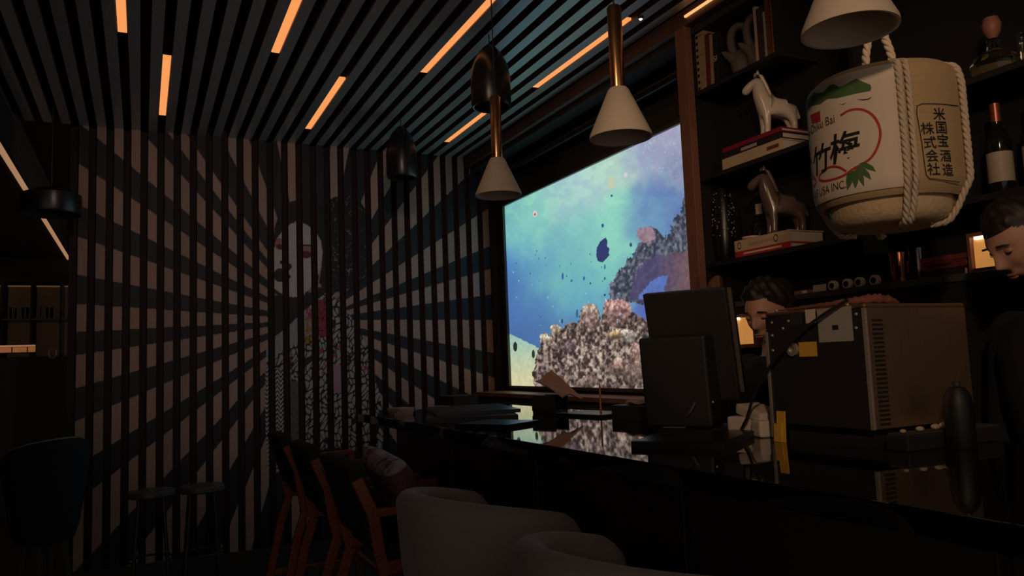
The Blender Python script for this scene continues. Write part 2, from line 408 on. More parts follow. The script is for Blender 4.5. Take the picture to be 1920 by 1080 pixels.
# ================================================================== THE LIT SCREEN
TVX, TY0, TY1, TZ0, TZ1 = 2.655, 5.585, 3.02, 1.165, 2.61
tv = thing('wall_screen', 'large lit wall screen showing a coral reef under blue water', 'screen', (TVX, (TY0+TY1)/2, TZ0))
def tv_paint(px, py):
    S = [(960,400,(95,165,185)),(1000,410,(125,200,190)),(1060,390,(138,188,198)),(1110,350,(150,188,205)),(1150,330,(165,205,190)),(1200,300,(140,158,198)),(1270,250,(155,152,195)),
         (1250,300,(138,146,188)),(1290,320,(110,120,172)),(975,480,(75,140,200)),(1050,450,(100,172,192)),(1100,440,(112,188,192)),(1160,410,(128,208,192)),(1170,470,(122,204,190)),
         (1150,520,(108,190,190)),(1210,420,(90,140,192)),(1250,370,(85,120,190)),(1285,400,(85,110,180)),(960,560,(62,105,185)),(1000,560,(70,130,190)),(1050,530,(98,178,188)),
         (1100,560,(85,160,195)),(1130,590,(80,140,195)),(960,620,(60,100,175)),(1010,620,(60,105,172)),(1050,610,(70,125,188)),(1220,540,(72,92,185)),(1240,520,(80,110,195)),(1010,500,(85,155,195)),(980,440,(110,195,195)),(960,520,(60,110,190))]
    wx = px + 26*(fbm(px/44, py/60, 41, 3)-0.5)*2; wy = py + 30*(fbm(px/44, py/60, 57, 3)-0.5)*2
    num = np.zeros(px.shape+(3,)); den = np.zeros(px.shape)
    for x, y, c in S:
        g = np.exp(-((wx-x)**2+(wy-y)**2)/(2*24.0**2))+1e-9; num += g[..., None]*np.array(c, float); den += g
    c = num/den[..., None]
    grey = c.mean(-1, keepdims=True); c = grey+(c-grey)*0.84+np.array([6, 6, -2])
    c = c*(0.98+0.04*fbm(px/7, py/9, 3))[..., None]
    # pale caustic clouds near the surface
    cl = np.clip((fbm(px/22, py/18, 77)-0.5)*9, 0, 1)*np.clip((520-py-(px-950)*0.2)/130, 0, 1)
    c = c + cl[..., None]*np.array([8, 12, 2])
    lav = np.clip((fbm(px/16, py/22, 91)-0.46)*10, 0, 1)*np.clip((px-1170-(py-250)*0.25)/30, 0, 1)*np.clip((365-py)/40, 0, 1)
    c = c*(1-0.6*lav[..., None]) + 0.6*lav[..., None]*np.array([150, 152, 182])
    flk = (vn(px/2.2, py/3.0, 19) > 0.94) & (px > 1195) & (px < 1270) & (py > 255) & (py < 330); c = np.where(flk[..., None], np.array([190, 205, 205.0]), c)
    def lay(mask, col): 
        nonlocal c
        c = np.where(mask[..., None], col, c)
    d1, d2 = worley(px/5.2, py/6.0, 9); e1, e2 = worley(px/15.0, py/17.0, 4)
    n1 = fbm(px/4.4, py/6.2, 12, 5); n2 = fbm(px/30, py/30, 15)
    tex = np.clip(0.34+1.5*(n1-0.5)*2+0.35*(0.5-d1)+0.35*(0.55-e1), 0, 1)
    reef = np.array([58, 46, 44]) + tex[..., None]*np.array([118, 110, 100])
    reef = reef*((0.70+0.5*n2)*np.clip(1.15-0.18*(e1*1.6), 0.6, 1.2))[..., None]
    jag = 3.2*(vn(px/3, py/3, 2)-0.5)*2+2.2*(vn(px/8, py/8, 6)-0.5)*2
    cliff = [(1143,560),(1141,540),(1150,520),(1168,500),(1176,486),(1192,470),(1203,436),(1215,424),(1232,430),(1245,446),(1262,420),(1278,392),(1287,366),(1330,330),(1360,600),(1200,570)]
    cc = reef*0.55*np.array([0.92, 1.0, 1.05]) + np.array([26, 34, 48]); 
    lay(inpoly(px+jag, py+jag, cliff), cc)
    shade = inpoly(px+jag, py+jag, [(1180,560),(1192,505),(1225,480),(1300,470),(1360,600)])
    lay(shade, (np.array([78, 72, 104])+np.clip((px-1230)/60, 0, 1)[..., None]*np.array([34, 14, -14]))*(0.82+0.36*n1)[..., None])
    lay(inpoly(px+jag*0.5, py+jag*0.5, [(1196,560),(1207,541),(1222,527),(1238,519),(1252,515),(1249,535),(1240,556),(1232,566)]), np.array([88, 112, 178])*(0.9+0.2*n1)[..., None])
    lay(((px+jag-1212)/17)**2+((py+jag-440)/15)**2 < 1, np.array([150, 124, 134])*(0.72+0.5*n1)[..., None])
    sand = inpoly(px, py+jag*0.3, [(950,740),(950,624),(972,634),(990,642),(1016,656),(1030,740)])
    sc = (np.array([150, 190, 175])[None] * (1-np.clip((py-628)/80, 0, 1))[..., None] + np.array([205, 200, 158])[None]*np.clip((py-628)/80, 0, 1)[..., None])*(0.92+0.16*n1)[..., None]
    lay(sand, sc)
    front = [(1004,740),(998,700),(1004,690),(1003,670),(1014,650),(1013,632),(1022,624),(1033,630),(1036,612),(1046,608),(1054,618),(1066,606),(1083,604),(1092,580),(1102,569),(1118,572),(1125,590),(1128,604),(1132,575),(1140,562),(1160,560),(1178,563),(1184,584),(1195,590),(1210,600),(1260,590),(1360,570),(1360,760)]
    fm = inpoly(px+jag*0.6, py+jag*0.6, front)
    lay(fm, reef)
    for (x, y, rx, ry, col) in [(1107,583,14,14,(172,152,134)),(1110,602,13,16,(104,82,78)),(1157,578,26,18,(164,118,116)),(1155,600,22,14,(112,84,80)),(1043,618,9,9,(176,160,128)),(1024,636,10,9,(168,158,132)),(1175,630,18,12,(168,160,150)),(1152,628,14,9,(150,120,80)),(1065,650,16,12,(84,66,74)),(1160,690,20,16,(100,78,70)),(1105,715,16,12,(96,76,70)),(1192,670,12,28,(118,92,84)),(1190,700,22,24,(108,88,78))]:
        m = ((px+jag-x)/rx)**2+((py+jag-y)/ry)**2 < 1
        lay(m, (0.55*np.array(col, float)+0.45*reef)*((0.72+0.5*n1)*(1.12-0.38*(py-y)/ry))[..., None])
    lay(inpoly(px, py, [(1118,480),(1119,464),(1126,452),(1136,445),(1139,452),(1138,462),(1143,466),(1141,474),(1143,478),(1136,486),(1130,492),(1121,490)]), np.array([50, 58, 108.0]))
    for (x, y, rx, ry, col) in [(966,650,4,9,(40,48,46)),(1000,664,3,8,(44,52,44)),(1003,401,4,6,(222,196,196)),(1003,402,1.8,3,(150,110,110)),(1173,328,3.5,5,(205,200,215)),(1146,342,7,13,(190,200,170)),(1147,367,2.4,2,(50,90,120)),(1130,423,2.5,4,(50,90,140)),(1183,459,2.6,4,(50,80,120)),(1188,477,3,3,(50,80,120)),(1208,466,1.5,2,(120,140,170)),(1055,518,2,7,(60,100,160)),(1095,522,2,4,(60,100,160)),(1134,500,1.5,5,(60,110,150)),(1134,522,1.5,3,(50,80,110)),(1134,553,1.8,2.5,(40,60,90)),(1107,531,1.4,2,(40,60,90)),(1072,526,1.4,2.4,(60,90,150)),(1054,602,1.5,5,(50,60,70)),(1082,588,2,8,(60,90,130))]:
        lay(((px-x)/rx)**2+((py-y)/ry)**2 < 1, np.array(col, float))
    rr = random.Random(4)
    for q in range(46):
        x = rr.uniform(958, 1180); y = rr.uniform(470, 610); s = rr.uniform(0.6, 1.1); dk = rr.random() < 0.5
        lay(((px-x)/s)**2+((py-y)/(s*1.6))**2 < 1, np.array([50, 90, 150] if dk else [150, 195, 215], float))
    return np.clip(c, 0, 235)
NU, NV = 520, 300
yy = np.linspace(TY0, TY1, NU+1); zz = np.linspace(TZ0, TZ1, NV+1)
gy, gz = np.meshgrid(yy, zz); P = np.stack([np.full(gy.size, TVX), gy.ravel(), gz.ravel()], -1)
px, py = to_px(P)
me = bpy.data.meshes.new('lit_panel')
V = P - np.array([TVX, (TY0+TY1)/2, TZ0])
r_, c_ = np.meshgrid(np.arange(NV), np.arange(NU), indexing='ij'); a_ = (r_*(NU+1)+c_).ravel()
me.from_pydata(V.tolist(), [], np.stack([a_, a_+1, a_+NU+2, a_+NU+1], -1).tolist())
paint_mesh(me, s2l(tv_paint(px, py)))
me.materials.append(attr_mat('screen_picture', 0.4, emit=1.04, spec=0.1))
o = bpy.data.objects.new('lit_panel', me); COL.objects.link(o); o.parent = tv
hw = abs(TY0-TY1)/2; hh = TZ1-TZ0
b = MB(); fw_ = 0.022
b.box((-0.02, -hw-fw_, -fw_), (0.04, -hw, hh+fw_)); b.box((-0.02, hw, -fw_), (0.04, hw+fw_, hh+fw_))
b.box((-0.02, -hw, -fw_), (0.04, hw, 0)); b.box((-0.02, -hw, hh), (0.04, hw, hh+fw_))
b.box((0.004, -hw, 0), (0.044, hw, hh))
b.build('bezel', BLACK, tv)
tb = thing('roller_tube', 'long black roller tube running above the lit reef screen', 'tube', (2.6, 4.4, 2.86))
MB().tube([(0, -1.2, 0), (0, 1.2, 0)], 0.032, 16).build('tube', DGLOSS, tb, 40)
for s in (-1, 1): MB().box((-0.03, s*1.2-0.012, -0.04), (0.098, s*1.2+0.012, 0.04), 0.004).build('end_bracket', PLASTIC, tb)

# ledge below the screen: back bar unit
bb = thing('back_bar', 'low dark back bar cabinet with a wooden ledge below the screen', 'cabinet', (2.5, 4.2, 0))
MB().box((-0.07, -1.2, 0), (0.195, 1.55, 1.095)).build('body', MATTE, bb)
MB().box((-0.10, -1.2, 1.096), (0.195, 1.55, 1.125), 0.004).build('top', REDWOOD, bb)
for k in range(4):
    d = MB().box((-0.085, -1.17+k*0.68, 0.1), (-0.071, -0.53+k*0.68, 1.06), 0.003).build('door', BLACK, bb)
    MB().tube([(-0.10, -0.60+k*0.68, 0.55), (-0.10, -0.60+k*0.68, 0.7)], 0.006, 8).build('handle', STEELE, d, 40)

# ================================================================== CEILING LIGHTS
def lightbar(k, y0, y1, label):
    x = SX0 + (k+0.5)*PITCHS
    t = thing('linear_ceiling_light', label, 'ceiling light', (x, (y0+y1)/2, ZC), 0, 'amber light bars between the ceiling slats')
    L = (y1-y0)/2
    MB().box((-0.0225, -L, 0.016), (0.0225, L, 0.062)).build('housing', PLASTIC, t)
    MB().box((-0.0205, -L+0.004, 0.004), (0.0205, L-0.004, 0.015)).build('diffuser', AMBER, t)
for k, r, lab in [(2, 0, 'amber light bar cut off by the top edge, farthest left'), (4, 1, 'amber light bar on the left, above the dark striped slats'),
                  (9, 0, 'amber light bar at the top edge, left of the long bar'), (13, 1, 'amber light bar above the painted black hair'),
                  (17, 0, 'long amber light bar running out of the top edge beside the bullet lamp'),
                  (23, 1, 'amber light bar behind the farthest copper stemmed lamp'), (24, 0, 'amber light bar behind the middle copper stemmed lamp')]:
    y0, y1 = ((3.11, 4.145), (4.39, 5.43))[r]
    lightbar(k, y0, y1, lab)
t = thing('spotlight', 'tiny bright spotlight at the end of the amber bar by the beam', 'spotlight', (2.25, 3.06, ZC))
MB().lathe([(0.012, -0.012), (0.016, 0.0), (0.016, 0.05)], 16).build('housing', PLASTIC, t, 40)
MB().ell((0, 0, -0.012), (0.009, 0.009, 0.006), 12, 8).build('lens', LEDHOT, t, 60)
t = thing('glow_strip', 'added warm glow strip on the beam above the tall shelves', 'led strip', (2.398, 1.0, 3.0))
MB().box((-0.005, -1.8, 0.0), (0.006, 1.90, 0.010)).build('strip', mat('warm_strip', (0.6, 0.4, 0.2), 0.6, emis=(1.0, 0.48, 0.18), estr=1.1), t)  # added source that throws a warm glow on the slat by the beam

def cone_lamp(loc, label, extra):
    t = thing('cone_pendant_lamp', label, 'pendant lamp', loc, 0, 'white cone pendants over the bar')
    MB().lathe([(0.105, 0.0), (0.104, 0.012), (0.036, 0.165), (0.030, 0.172), (0.0, 0.173)], 48, cap=False).add([], []).build('shade', CERAM, t, 35)
    sh = t.children[0]
    MB().lathe([(0.105, 0.0), (0.098, 0.001), (0.030, 0.155), (0.0, 0.157)], 48, cap=False).build('inner_shade', CERAM, sh, 35)
    MB().lathe([(0.0, 0.06), (0.018, 0.066), (0.024, 0.09), (0.016, 0.13), (0.015, 0.156)], 24).build('bulb', mat('unlit_bulb', (0.30, 0.24, 0.2), 0.3), t, 50)
    MB().lathe([(0.0245, 0.174), (0.0245, 0.455), (0.020, 0.462), (0.004, 0.464)], 32).build('stem', BRASS, t, 35)
    top = ZC + 0.07 - loc[2]
    MB().tube([(0, 0, 0.462), (0, 0, top-0.02)], 0.0028, 8).build('cord', PLASTIC, t, 60)
    MB().lathe([(0.045, top-0.022), (0.05, top-0.015), (0.05, top)], 24).build('ceiling_rose', PLASTIC, t, 35)
    return t
PX = 1.45
cone_lamp((PX, 3.11, 2.10), 'white cone pendant lamp on a copper stem, farthest, left of the lit screen', 0)
cone_lamp((PX, 2.12, 2.085), 'white cone pendant lamp on a copper stem in front of the lit screen', 0)
cone_lamp((PX, 1.185, 2.07), 'large white cone pendant lamp cut off by the top edge above the barrel', 0)
def bullet(loc, label, h=0.33, r=0.103):
    t = thing('bullet_pendant_lamp', label, 'pendant lamp', loc, 0, 'black bullet pendants')
    pr = [(r*0.93, 0.0), (r, 0.02), (r, h*0.45), (r*0.9, h*0.66), (r*0.66, h*0.84), (r*0.36, h*0.95), (0.02, h), (0.0, h)]
    s = MB().lathe(pr, 40, cap=False).build('shade', DGLOSS, t, 50)
    MB().lathe([(r*0.93, 0.0), (r*0.88, 0.002), (r*0.86, h*0.4), (0, h*0.5)], 40, cap=False).build('inner_shade', DGLOSS, s, 50)
    MB().ell((0, 0, h*0.25), (0.028, 0.028, 0.04), 16, 10).build('bulb', MATS['unlit_bulb'], t, 60)
    top = ZC + 0.07 - loc[2]
    if top > h: MB().tube([(0, 0, h-0.004), (0, 0, top)], 0.003, 8).build('cord', PLASTIC, t, 60)
bullet((1.62, 3.52, 2.66), 'glossy black bullet pendant behind the farthest copper stem')
bullet((1.60, 4.98, 2.63), 'glossy black bullet pendant in front of the painted slats', 0.36, 0.105)
p_ = YP(6.6, 88, 268); bullet((p_.x, p_.y, p_.z), 'glossy black bullet pendant in the dark at the upper left', 0.24, 0.115)
p_ = YP(5.45, 96, 402)
t = thing('drum_pendant_lamp', 'wide black drum pendant in front of the diagonal lit strip', 'pendant lamp', (p_.x, p_.y, p_.z))
s = MB().lathe([(0.165, 0.0), (0.170, 0.015), (0.165, 0.12), (0.09, 0.155), (0.0, 0.16)], 40, cap=False).build('shade', DGLOSS, t, 40)
MB().lathe([(0.165, 0.0), (0.157, 0.002), (0.15, 0.11), (0.0, 0.14)], 40, cap=False).build('inner_shade', MATTE, s, 40)
MB().tube([(0, 0, 0.155), (0, 0, ZC+0.07-p_.z)], 0.004, 8).build('cord', PLASTIC, t, 60)

# ================================================================== BAR COUNTER
CX0, CX1, CY0, CY1, CZ = 1.09, 1.98, -0.9, 4.30, 1.10
bar = thing('bar_counter', 'long polished black stone bar counter running towards the painted slats', 'bar counter', (CX0, (CY0+CY1)/2, 0))
L_ = (CY1-CY0)/2
MB().box((0, -L_, CZ-0.045), (CX1-CX0, L_, CZ), 0.003).build('top', GLOSS, bar, 30)
MB().box((0.24, -L_+0.04, 0.10), (CX1-CX0-0.02, L_-0.04, CZ-0.046)).build('body', BLACK, bar)
MB().box((0.29, -L_+0.06, 0), (CX1-CX0-0.06, L_-0.06, 0.099)).build('plinth', MATTE, bar)
for k in range(6):
    MB().box((0.225, -L_+0.06+k*0.855, 0.13), (0.239, -L_+0.06+k*0.855+0.83, CZ-0.07), 0.003).build('front_panel', BLACK, bar)
b = MB(); b.tube([(0.13, -L_+0.1, 0.2), (0.13, L_-0.1, 0.2)], 0.019, 12)
fr = b.build('foot_rail', STEELE, bar, 40)
for k in range(5):
    MB().box((0.13, -L_+0.3+k*1.1, 0.19), (0.239, -L_+0.32+k*1.1, 0.21)).build('bracket', STEELE, fr)

# ------------------------------------------------------------------ tall shelves behind the bar
SXF, SXB, SYA, SYB = 2.41, 2.69, -1.6, 2.91
sh = thing('shelf_unit', 'tall black shelving behind the bar framed by a reddish wooden post', 'shelving', (SXF, (SYA+SYB)/2, 0))
o_ = Vector((SXF, (SYA+SYB)/2, 0))
def sbox(a, b, name, m, bev=0.0):
    return MB().box(Vector(a)-o_, Vector(b)-o_, bev).build(name, m, sh)
sbox((SXF-0.012, 2.912, 0), (SXF+0.03, 2.988, 2.963), 'post', REDWOOD, 0.003)
SHELFM = mat('shelf_black', (0.014, 0.012, 0.012), 0.7)
sbox((SXF+0.031, 2.93, 0), (SXB, 2.975, 2.925), 'side_panel', SHELFM)
sbox((SXB-0.012, SYA, 0), (SXB, 2.929, 2.925), 'back_panel', SHELFM)
SHZ = {'top': 2.632, 'mid': 2.205, 'low': 1.785, 'bot': 1.60}
for z in (2.632, 2.205, 1.785):
    sbox((SXF+0.035, 2.365 if z > 2.5 else 2.02, z-0.022), (SXB-0.013, 2.929, z-0.001), 'shelf', SHELFM)
for z in (2.22, 1.83):
    sbox((SXF+0.035, SYA, z-0.022), (SXB-0.013, 1.995, z-0.001), 'shelf', SHELFM)
sbox((SXF+0.035, 2.365, 2.632), (SXB-0.013, 2.385, 2.925), 'divider', SHELFM)
sbox((SXF+0.035, 1.996, 1.70), (SXB-0.013, 2.018, 2.925), 'divider', SHELFM)
sbox((SXF, SYA, 0), (SXB-0.013, 2.929, 1.555), 'base_cabinet', SHELFM)
sbox((SXF-0.01, SYA, 1.556), (SXB-0.013, 2.911, 1.58), 'ledge', BLACK, 0.003)

# ================================================================== THINGS ON THE SHELVES
def book(loc, size, cover, label, lie=False, rotz=0.0, lean=0.0, spine=None, group=None):
    # size = thickness, depth, height; standing book: spine faces local -x, thickness along local y
    t = thing('book', label, 'book', loc, rotz, group)
    th, dp, h = size
    M = R(x=lean)
    if lie: M = Matrix.Translation((0, 0, th/2)) @ Matrix.Rotation(PI/2, 4, 'X') @ Matrix.Translation((0, 0, -h/2))
    c = MB(); k = 0.004 if th > 0.012 else 0.0015
    c.box((0, -th/2, 0), (k, th/2, h), 0, M); c.box((k, -th/2, 0), (dp, -th/2+k, h), 0, M); c.box((k, th/2-k, 0), (dp, th/2, h), 0, M)
    cv = c.build('cover', cover, t)
    MB().box((k, -th/2+k, 0.003), (dp-0.004, th/2-k, h-0.003), 0, M).build('pages', PAGES, t)
    if spine:
        for (a, b, w0, w1, m) in spine:
            MB().box((-0.0008, -th/2*w1, h*a), (0.0, -th/2*w0 if w0 else th/2*w1, h*b), 0, M).build('spine_mark', m, cv)
    return t
TAN = colmat('book_tan', (190, 160, 128)); CRIM = colmat('book_crimson', (140, 30, 60)); WINE = colmat('book_wine', (120, 45, 42)); REDB = colmat('book_red', (190, 50, 50))
OCHRE = colmat('book_ochre', (176, 120, 60)); DPURP = colmat('book_plum', (70, 44, 52)); CREAMB = colmat('book_cream', (205, 180, 150)); DARKB = colmat('book_dark', (38, 30, 30)); BROWNB = colmat('book_brown', (110, 66, 48))
def shelf_at(x, y, X): return XP(X, x, y)
zt = SHZ['top']
# upper shelf, left group
bx = SXF+0.06
t = book((bx, 2.890, zt), (0.062, 0.20, 0.305), TAN, 'tall tan book with a row of black dots, next to the wooden post')
cv = t.children[0]
for i in range(9):
    MB().lathe([(0.0085, 0.0), (0.0085, 0.0012)], 14, R(y=-PI/2, loc=(0.0004, 0.02, 0.02+i*0.0325))).build('dot', INK, cv)
    if i % 3 == 2: MB().box((-0.001, -0.024, 0.02+i*0.0325), (0, 0.008, 0.0215+i*0.0325)).build('line', INK, cv)
book((bx, 2.842, zt), (0.028, 0.19, 0.27), WINE, 'wine red book beside the tall tan dotted book', lean=0.03)
book((bx, 2.816, zt), (0.018, 0.19, 0.255), TAN, 'slim tan book beside the wine red book', lean=0.03)
t = book((bx, 2.784, zt), (0.034, 0.19, 0.25), DARKB, 'black book with two pale letters on its spine behind the swan', lean=0.03)
vs, fs = text_shape('SI', 0.01)
M = Matrix.Translation((-0.0012, 0, 0.125)) @ Matrix(((0,0,1,0),(-1,0,0,0),(0,1,0,0),(0,0,0,1))) @ Matrix.Scale(0.038, 4)
MB().add(vs, fs, M).build('spine_letters', PAPER, t.children[0])
# right group on the upper shelf
yb = 2.520
for (lab, m, th, h) in [('slim cream book standing right of the two swans', CREAMB, 0.016, 0.262), ('plum coloured book beside the slim cream book', DPURP, 0.036, 0.245),
                        ('pale grey slim book in the right hand row of books', GREYP, 0.012, 0.215), ('dark brown tall book beside the pale grey slim book', BROWNB, 0.030, 0.285), ('tall ochre book at the right end of the upper shelf', OCHRE, 0.030, 0.31)]:
    book((bx, yb-th/2, zt), (th, 0.19, h), m, lab); yb -= th+0.002
# two swans with looped necks
def swan(loc, label, rz):
    t = thing('swan_figurine', label, 'figurine', loc, rz, 'stoneware swans')
    body = MB(); 
    body.ell((0.0, 0, 0.075), (0.055, 0.048, 0.075), 24, 14); body.lathe([(0.046, 0.0), (0.044, 0.03), (0.03, 0.06)], 24)
    body.lathe([(0.028, 0), (0.012, 0.06), (0.0, 0.075)], 12, R(y=0.9, loc=(0.035, 0, 0.10)))
    body.build('body', GREYC, t, 60)
    pts = [(0.02, 0, 0.10), (0.045, 0, 0.15), (0.050, 0, 0.20), (0.040, 0, 0.245), (0.010, 0, 0.268), (-0.022, 0, 0.255), (-0.034, 0, 0.22), (-0.030, 0, 0.185), (-0.022, 0, 0.16)]
    fine = []
    for i in range(len(pts)-1):
        for k in range(4): fine.append(Vector(pts[i]).lerp(Vector(pts[i+1]), k/4))
    fine.append(Vector(pts[-1]))
    for _ in range(3): fine = [fine[0]]+[(fine[i-1]+fine[i]*2+fine[i+1])/4 for i in range(1, len(fine)-1)]+[fine[-1]]
    MB().tube(fine, [0.021-0.007*i/len(fine) for i in range(len(fine))], 14).build('neck', GREYC, t, 60)
    MB().ell((-0.020, 0, 0.158), (0.015, 0.014, 0.022), 14, 10).build('head', GREYC, t, 60)
    MB().lathe([(0.008, 0), (0.0, 0.03)], 10, R(y=PI*0.95, loc=(-0.016, 0, 0.142))).build('beak', GREYC, t, 60)
swan((bx+0.085, 2.694, zt), 'grey stoneware swan with looped neck, nearer the dotted book', PI*0.80)
swan((bx+0.085, 2.585, zt), 'grey stoneware swan with looped neck, nearer the ochre books', PI*0.80)

# horses
def horse(loc, rz, m, label, s=1.0):
    t = thing('horse_figurine', label, 'figurine', loc, rz, 'glazed ceramic horses')
    me = bpy.data.meshes.new('horse_skeleton')
    V = [(0.0,0,0.135),(0.045,0,0.14),(-0.05,0,0.135),(0.060,0,0.192),(0.072,0,0.240),(0.080,-0.003,0.270),(0.116,-0.020,0.238),(0.136,-0.030,0.212),
         (0.05,0.022,0.10),(0.052,0.025,0.055),(0.055,0.025,0.006),(0.05,-0.022,0.10),(0.052,-0.025,0.055),(0.055,-0.025,0.006),
         (-0.06,0.022,0.10),(-0.072,0.025,0.055),(-0.066,0.025,0.006),(-0.06,-0.022,0.10),(-0.072,-0.025,0.055),(-0.066,-0.025,0.006),(-0.085,0,0.135),(-0.105,0,0.08)]
    Ed = [(0,1),(0,2),(1,3),(3,4),(4,5),(5,6),(6,7),(1,8),(8,9),(9,10),(1,11),(11,12),(12,13),(2,14),(14,15),(15,16),(2,17),(17,18),(18,19),(2,20),(20,21)]
    rad = [0.043,0.049,0.046,0.042,0.034,0.029,0.023,0.017,0.022,0.015,0.016,0.022,0.015,0.016,0.025,0.015,0.016,0.025,0.015,0.016,0.015,0.009]
    me.from_pydata([Vector(v)*s for v in V], Ed, [])
    o = bpy.data.objects.new('horse_skeleton', me); COL.objects.link(o)
    md = o.modifiers.new('skin', 'SKIN'); 
    for i, sv in enumerate(me.skin_vertices[0].data):
        sv.radius = (rad[i]*s, rad[i]*s); sv.use_root = (i == 0)
    o.modifiers.new('sub', 'SUBSURF').levels = 2
    bm_ = baked(o); bpy.data.objects.remove(o)
    bm_.materials.clear(); bm_.materials.append(m); bm_.name = 'body'
    zmin = min(v.co.z for v in bm_.vertices)
    for v in bm_.vertices: v.co.z -= zmin
    bo = bpy.data.objects.new('body', bm_); COL.objects.link(bo); bo.parent = t; bm_.shade_smooth()
    for sgn in (-1, 1):
        MB().lathe([(0.009*s, 0), (0.007*s, 0.010*s), (0, 0.022*s)], 10, R(x=-sgn*0.25, loc=(0.078*s, sgn*0.014*s, 0.292*s-zmin))).build('ear', m, t, 60)
    MB().tube([Vector(p)*s+Vector((0, 0, -zmin)) for p in ((0.012, 0, 0.185), (0.028, 0, 0.215), (0.040, 0, 0.250), (0.056, 0, 0.288), (0.074, 0, 0.301))], [0.004*s, 0.010*s, 0.010*s, 0.009*s, 0.005*s], 10).build('mane', m, t, 60)
    return t
zm = SHZ['mid']; zl = SHZ['low']
# books lying under the horses (long side along the shelf)
def lying(loc, w, d, h, cover, label, marks=()):
    t = thing('book', label, 'book', loc, 0)
    k = 0.005
    c = MB(); c.box((0, -w/2, 0), (d, w/2, k)); c.box((0, -w/2, h-k), (d, w/2, h)); c.box((0, -w/2, k), (k, w/2, h-k))
    cv = c.build('cover', cover, t)
    MB().box((k, -w/2+0.004, k), (d-0.004, w/2-0.004, h-k)).build('pages', PAGES, t)
    for (y0, y1, z0, z1, m) in marks:
        MB().box((-0.0009, y0, z0), (0, y1, z1)).build('spine_mark', m, cv)
    return t
LX = SXF+0.045
lying((LX, 2.580, zm), 0.375, 0.21, 0.052, CREAMB, 'thick cream book lying under the crimson book and the white horse', [(-0.17, -0.10, 0.018, 0.034, BROWNB)])
lying((LX+0.004, 2.572, zm+0.0525), 0.36, 0.2, 0.030, DARKB, 'dark book lying between the cream and the crimson book', [(-0.03, 0.07, 0.008, 0.022, GREYP)])
lying((LX+0.002, 2.578, zm+0.083), 0.37, 0.205, 0.020, CRIM, 'thin crimson book lying directly under the white horse')
horse((LX+0.10, 2.51, zm+0.1035), 2.72, WHITEC, 'white glazed horse standing on the crimson book', 0.98)
lying((LX, 2.555, zl), 0.335, 0.20, 0.026, REDB, 'red book with a pale line, lowest under the dark horse', [(-0.12, 0.11, 0.009, 0.017, PAPER)])
t = lying((LX, 2.555, zl+0.0265), 0.335, 0.20, 0.050, CREAMB, 'thick cream book with two round marks under the dark horse', [(-0.085, 0.075, 0.018, 0.030, TAN)])
for y_ in (0.135, -0.09):
    b = MB(); n_ = 20
    b.add([(0, math.cos(2*PI*q/n_)*rr, math.sin(2*PI*q/n_)*rr*1.25) for rr in (0.013, 0.0095) for q in range(n_)], [(q, (q+1)%n_, n_+(q+1)%n_, n_+q) for q in range(n_)], Matrix.Translation((-0.0012, y_, 0.025)))
    b.build('ring_mark', INK, t.children[0])
horse((LX+0.10, 2.51, zl+0.077), 2.72, BROWNC, 'dark brown glazed horse standing on the cream book', 1.02)
t = thing('saucer', 'small pale dish on the cream book beside the dark horse', 'dish', (LX+0.05, 2.665, zl+0.077))
MB().lathe([(0.028, 0), (0.04, 0.006), (0.043, 0.014), (0.038, 0.014), (0.026, 0.006), (0, 0.005)], 28).build('dish', WHITEC, t, 40)
t = thing('candle_bottle', 'dark bottle with a pale neck sleeve beside the dark horse', 'bottle', (LX+0.17, 2.73, zl))
MB().lathe([(0.034, 0), (0.036, 0.01), (0.036, 0.17), (0.022, 0.2), (0.015, 0.215), (0.015, 0.255), (0.0, 0.256)], 28).build('glass', BOTTLE, t, 40)
MB().lathe([(0.0165, 0.205), (0.0165, 0.262), (0.0, 0.263)], 24).build('neck_sleeve', LABELM, t, 40)
# glittering vase and the carved head
p_ = XP(2.5, 1342, 432)
t = thing('beaded_vase', 'dark vase covered with glittering beads beside the wooden post', 'vase', (2.53, p_.y-0.025, zl))
vp = [(0.032, 0), (0.045, 0.03), (0.052, 0.12), (0.05, 0.26), (0.035, 0.34), (0.03, 0.36), (0.026, 0.36), (0.03, 0.33)]
MB().lathe(vp, 32, cap=False).build('vase', DGLOSS, t, 50)
b = MB(); rn = random.Random(3)
for q in range(120):
    zq = rn.uniform(0.12, 0.34); a = rn.uniform(0, 2*PI); rq = 0.052 if zq < 0.26 else 0.052-0.017*(zq-0.26)/0.08
    s_ = rn.uniform(0.0016, 0.0042); b.ell((rq*math.cos(a), rq*math.sin(a), zq), (s_, s_, s_), 6, 4)
tag(b.build('beads', SCREWM, t, 60), kind='stuff')

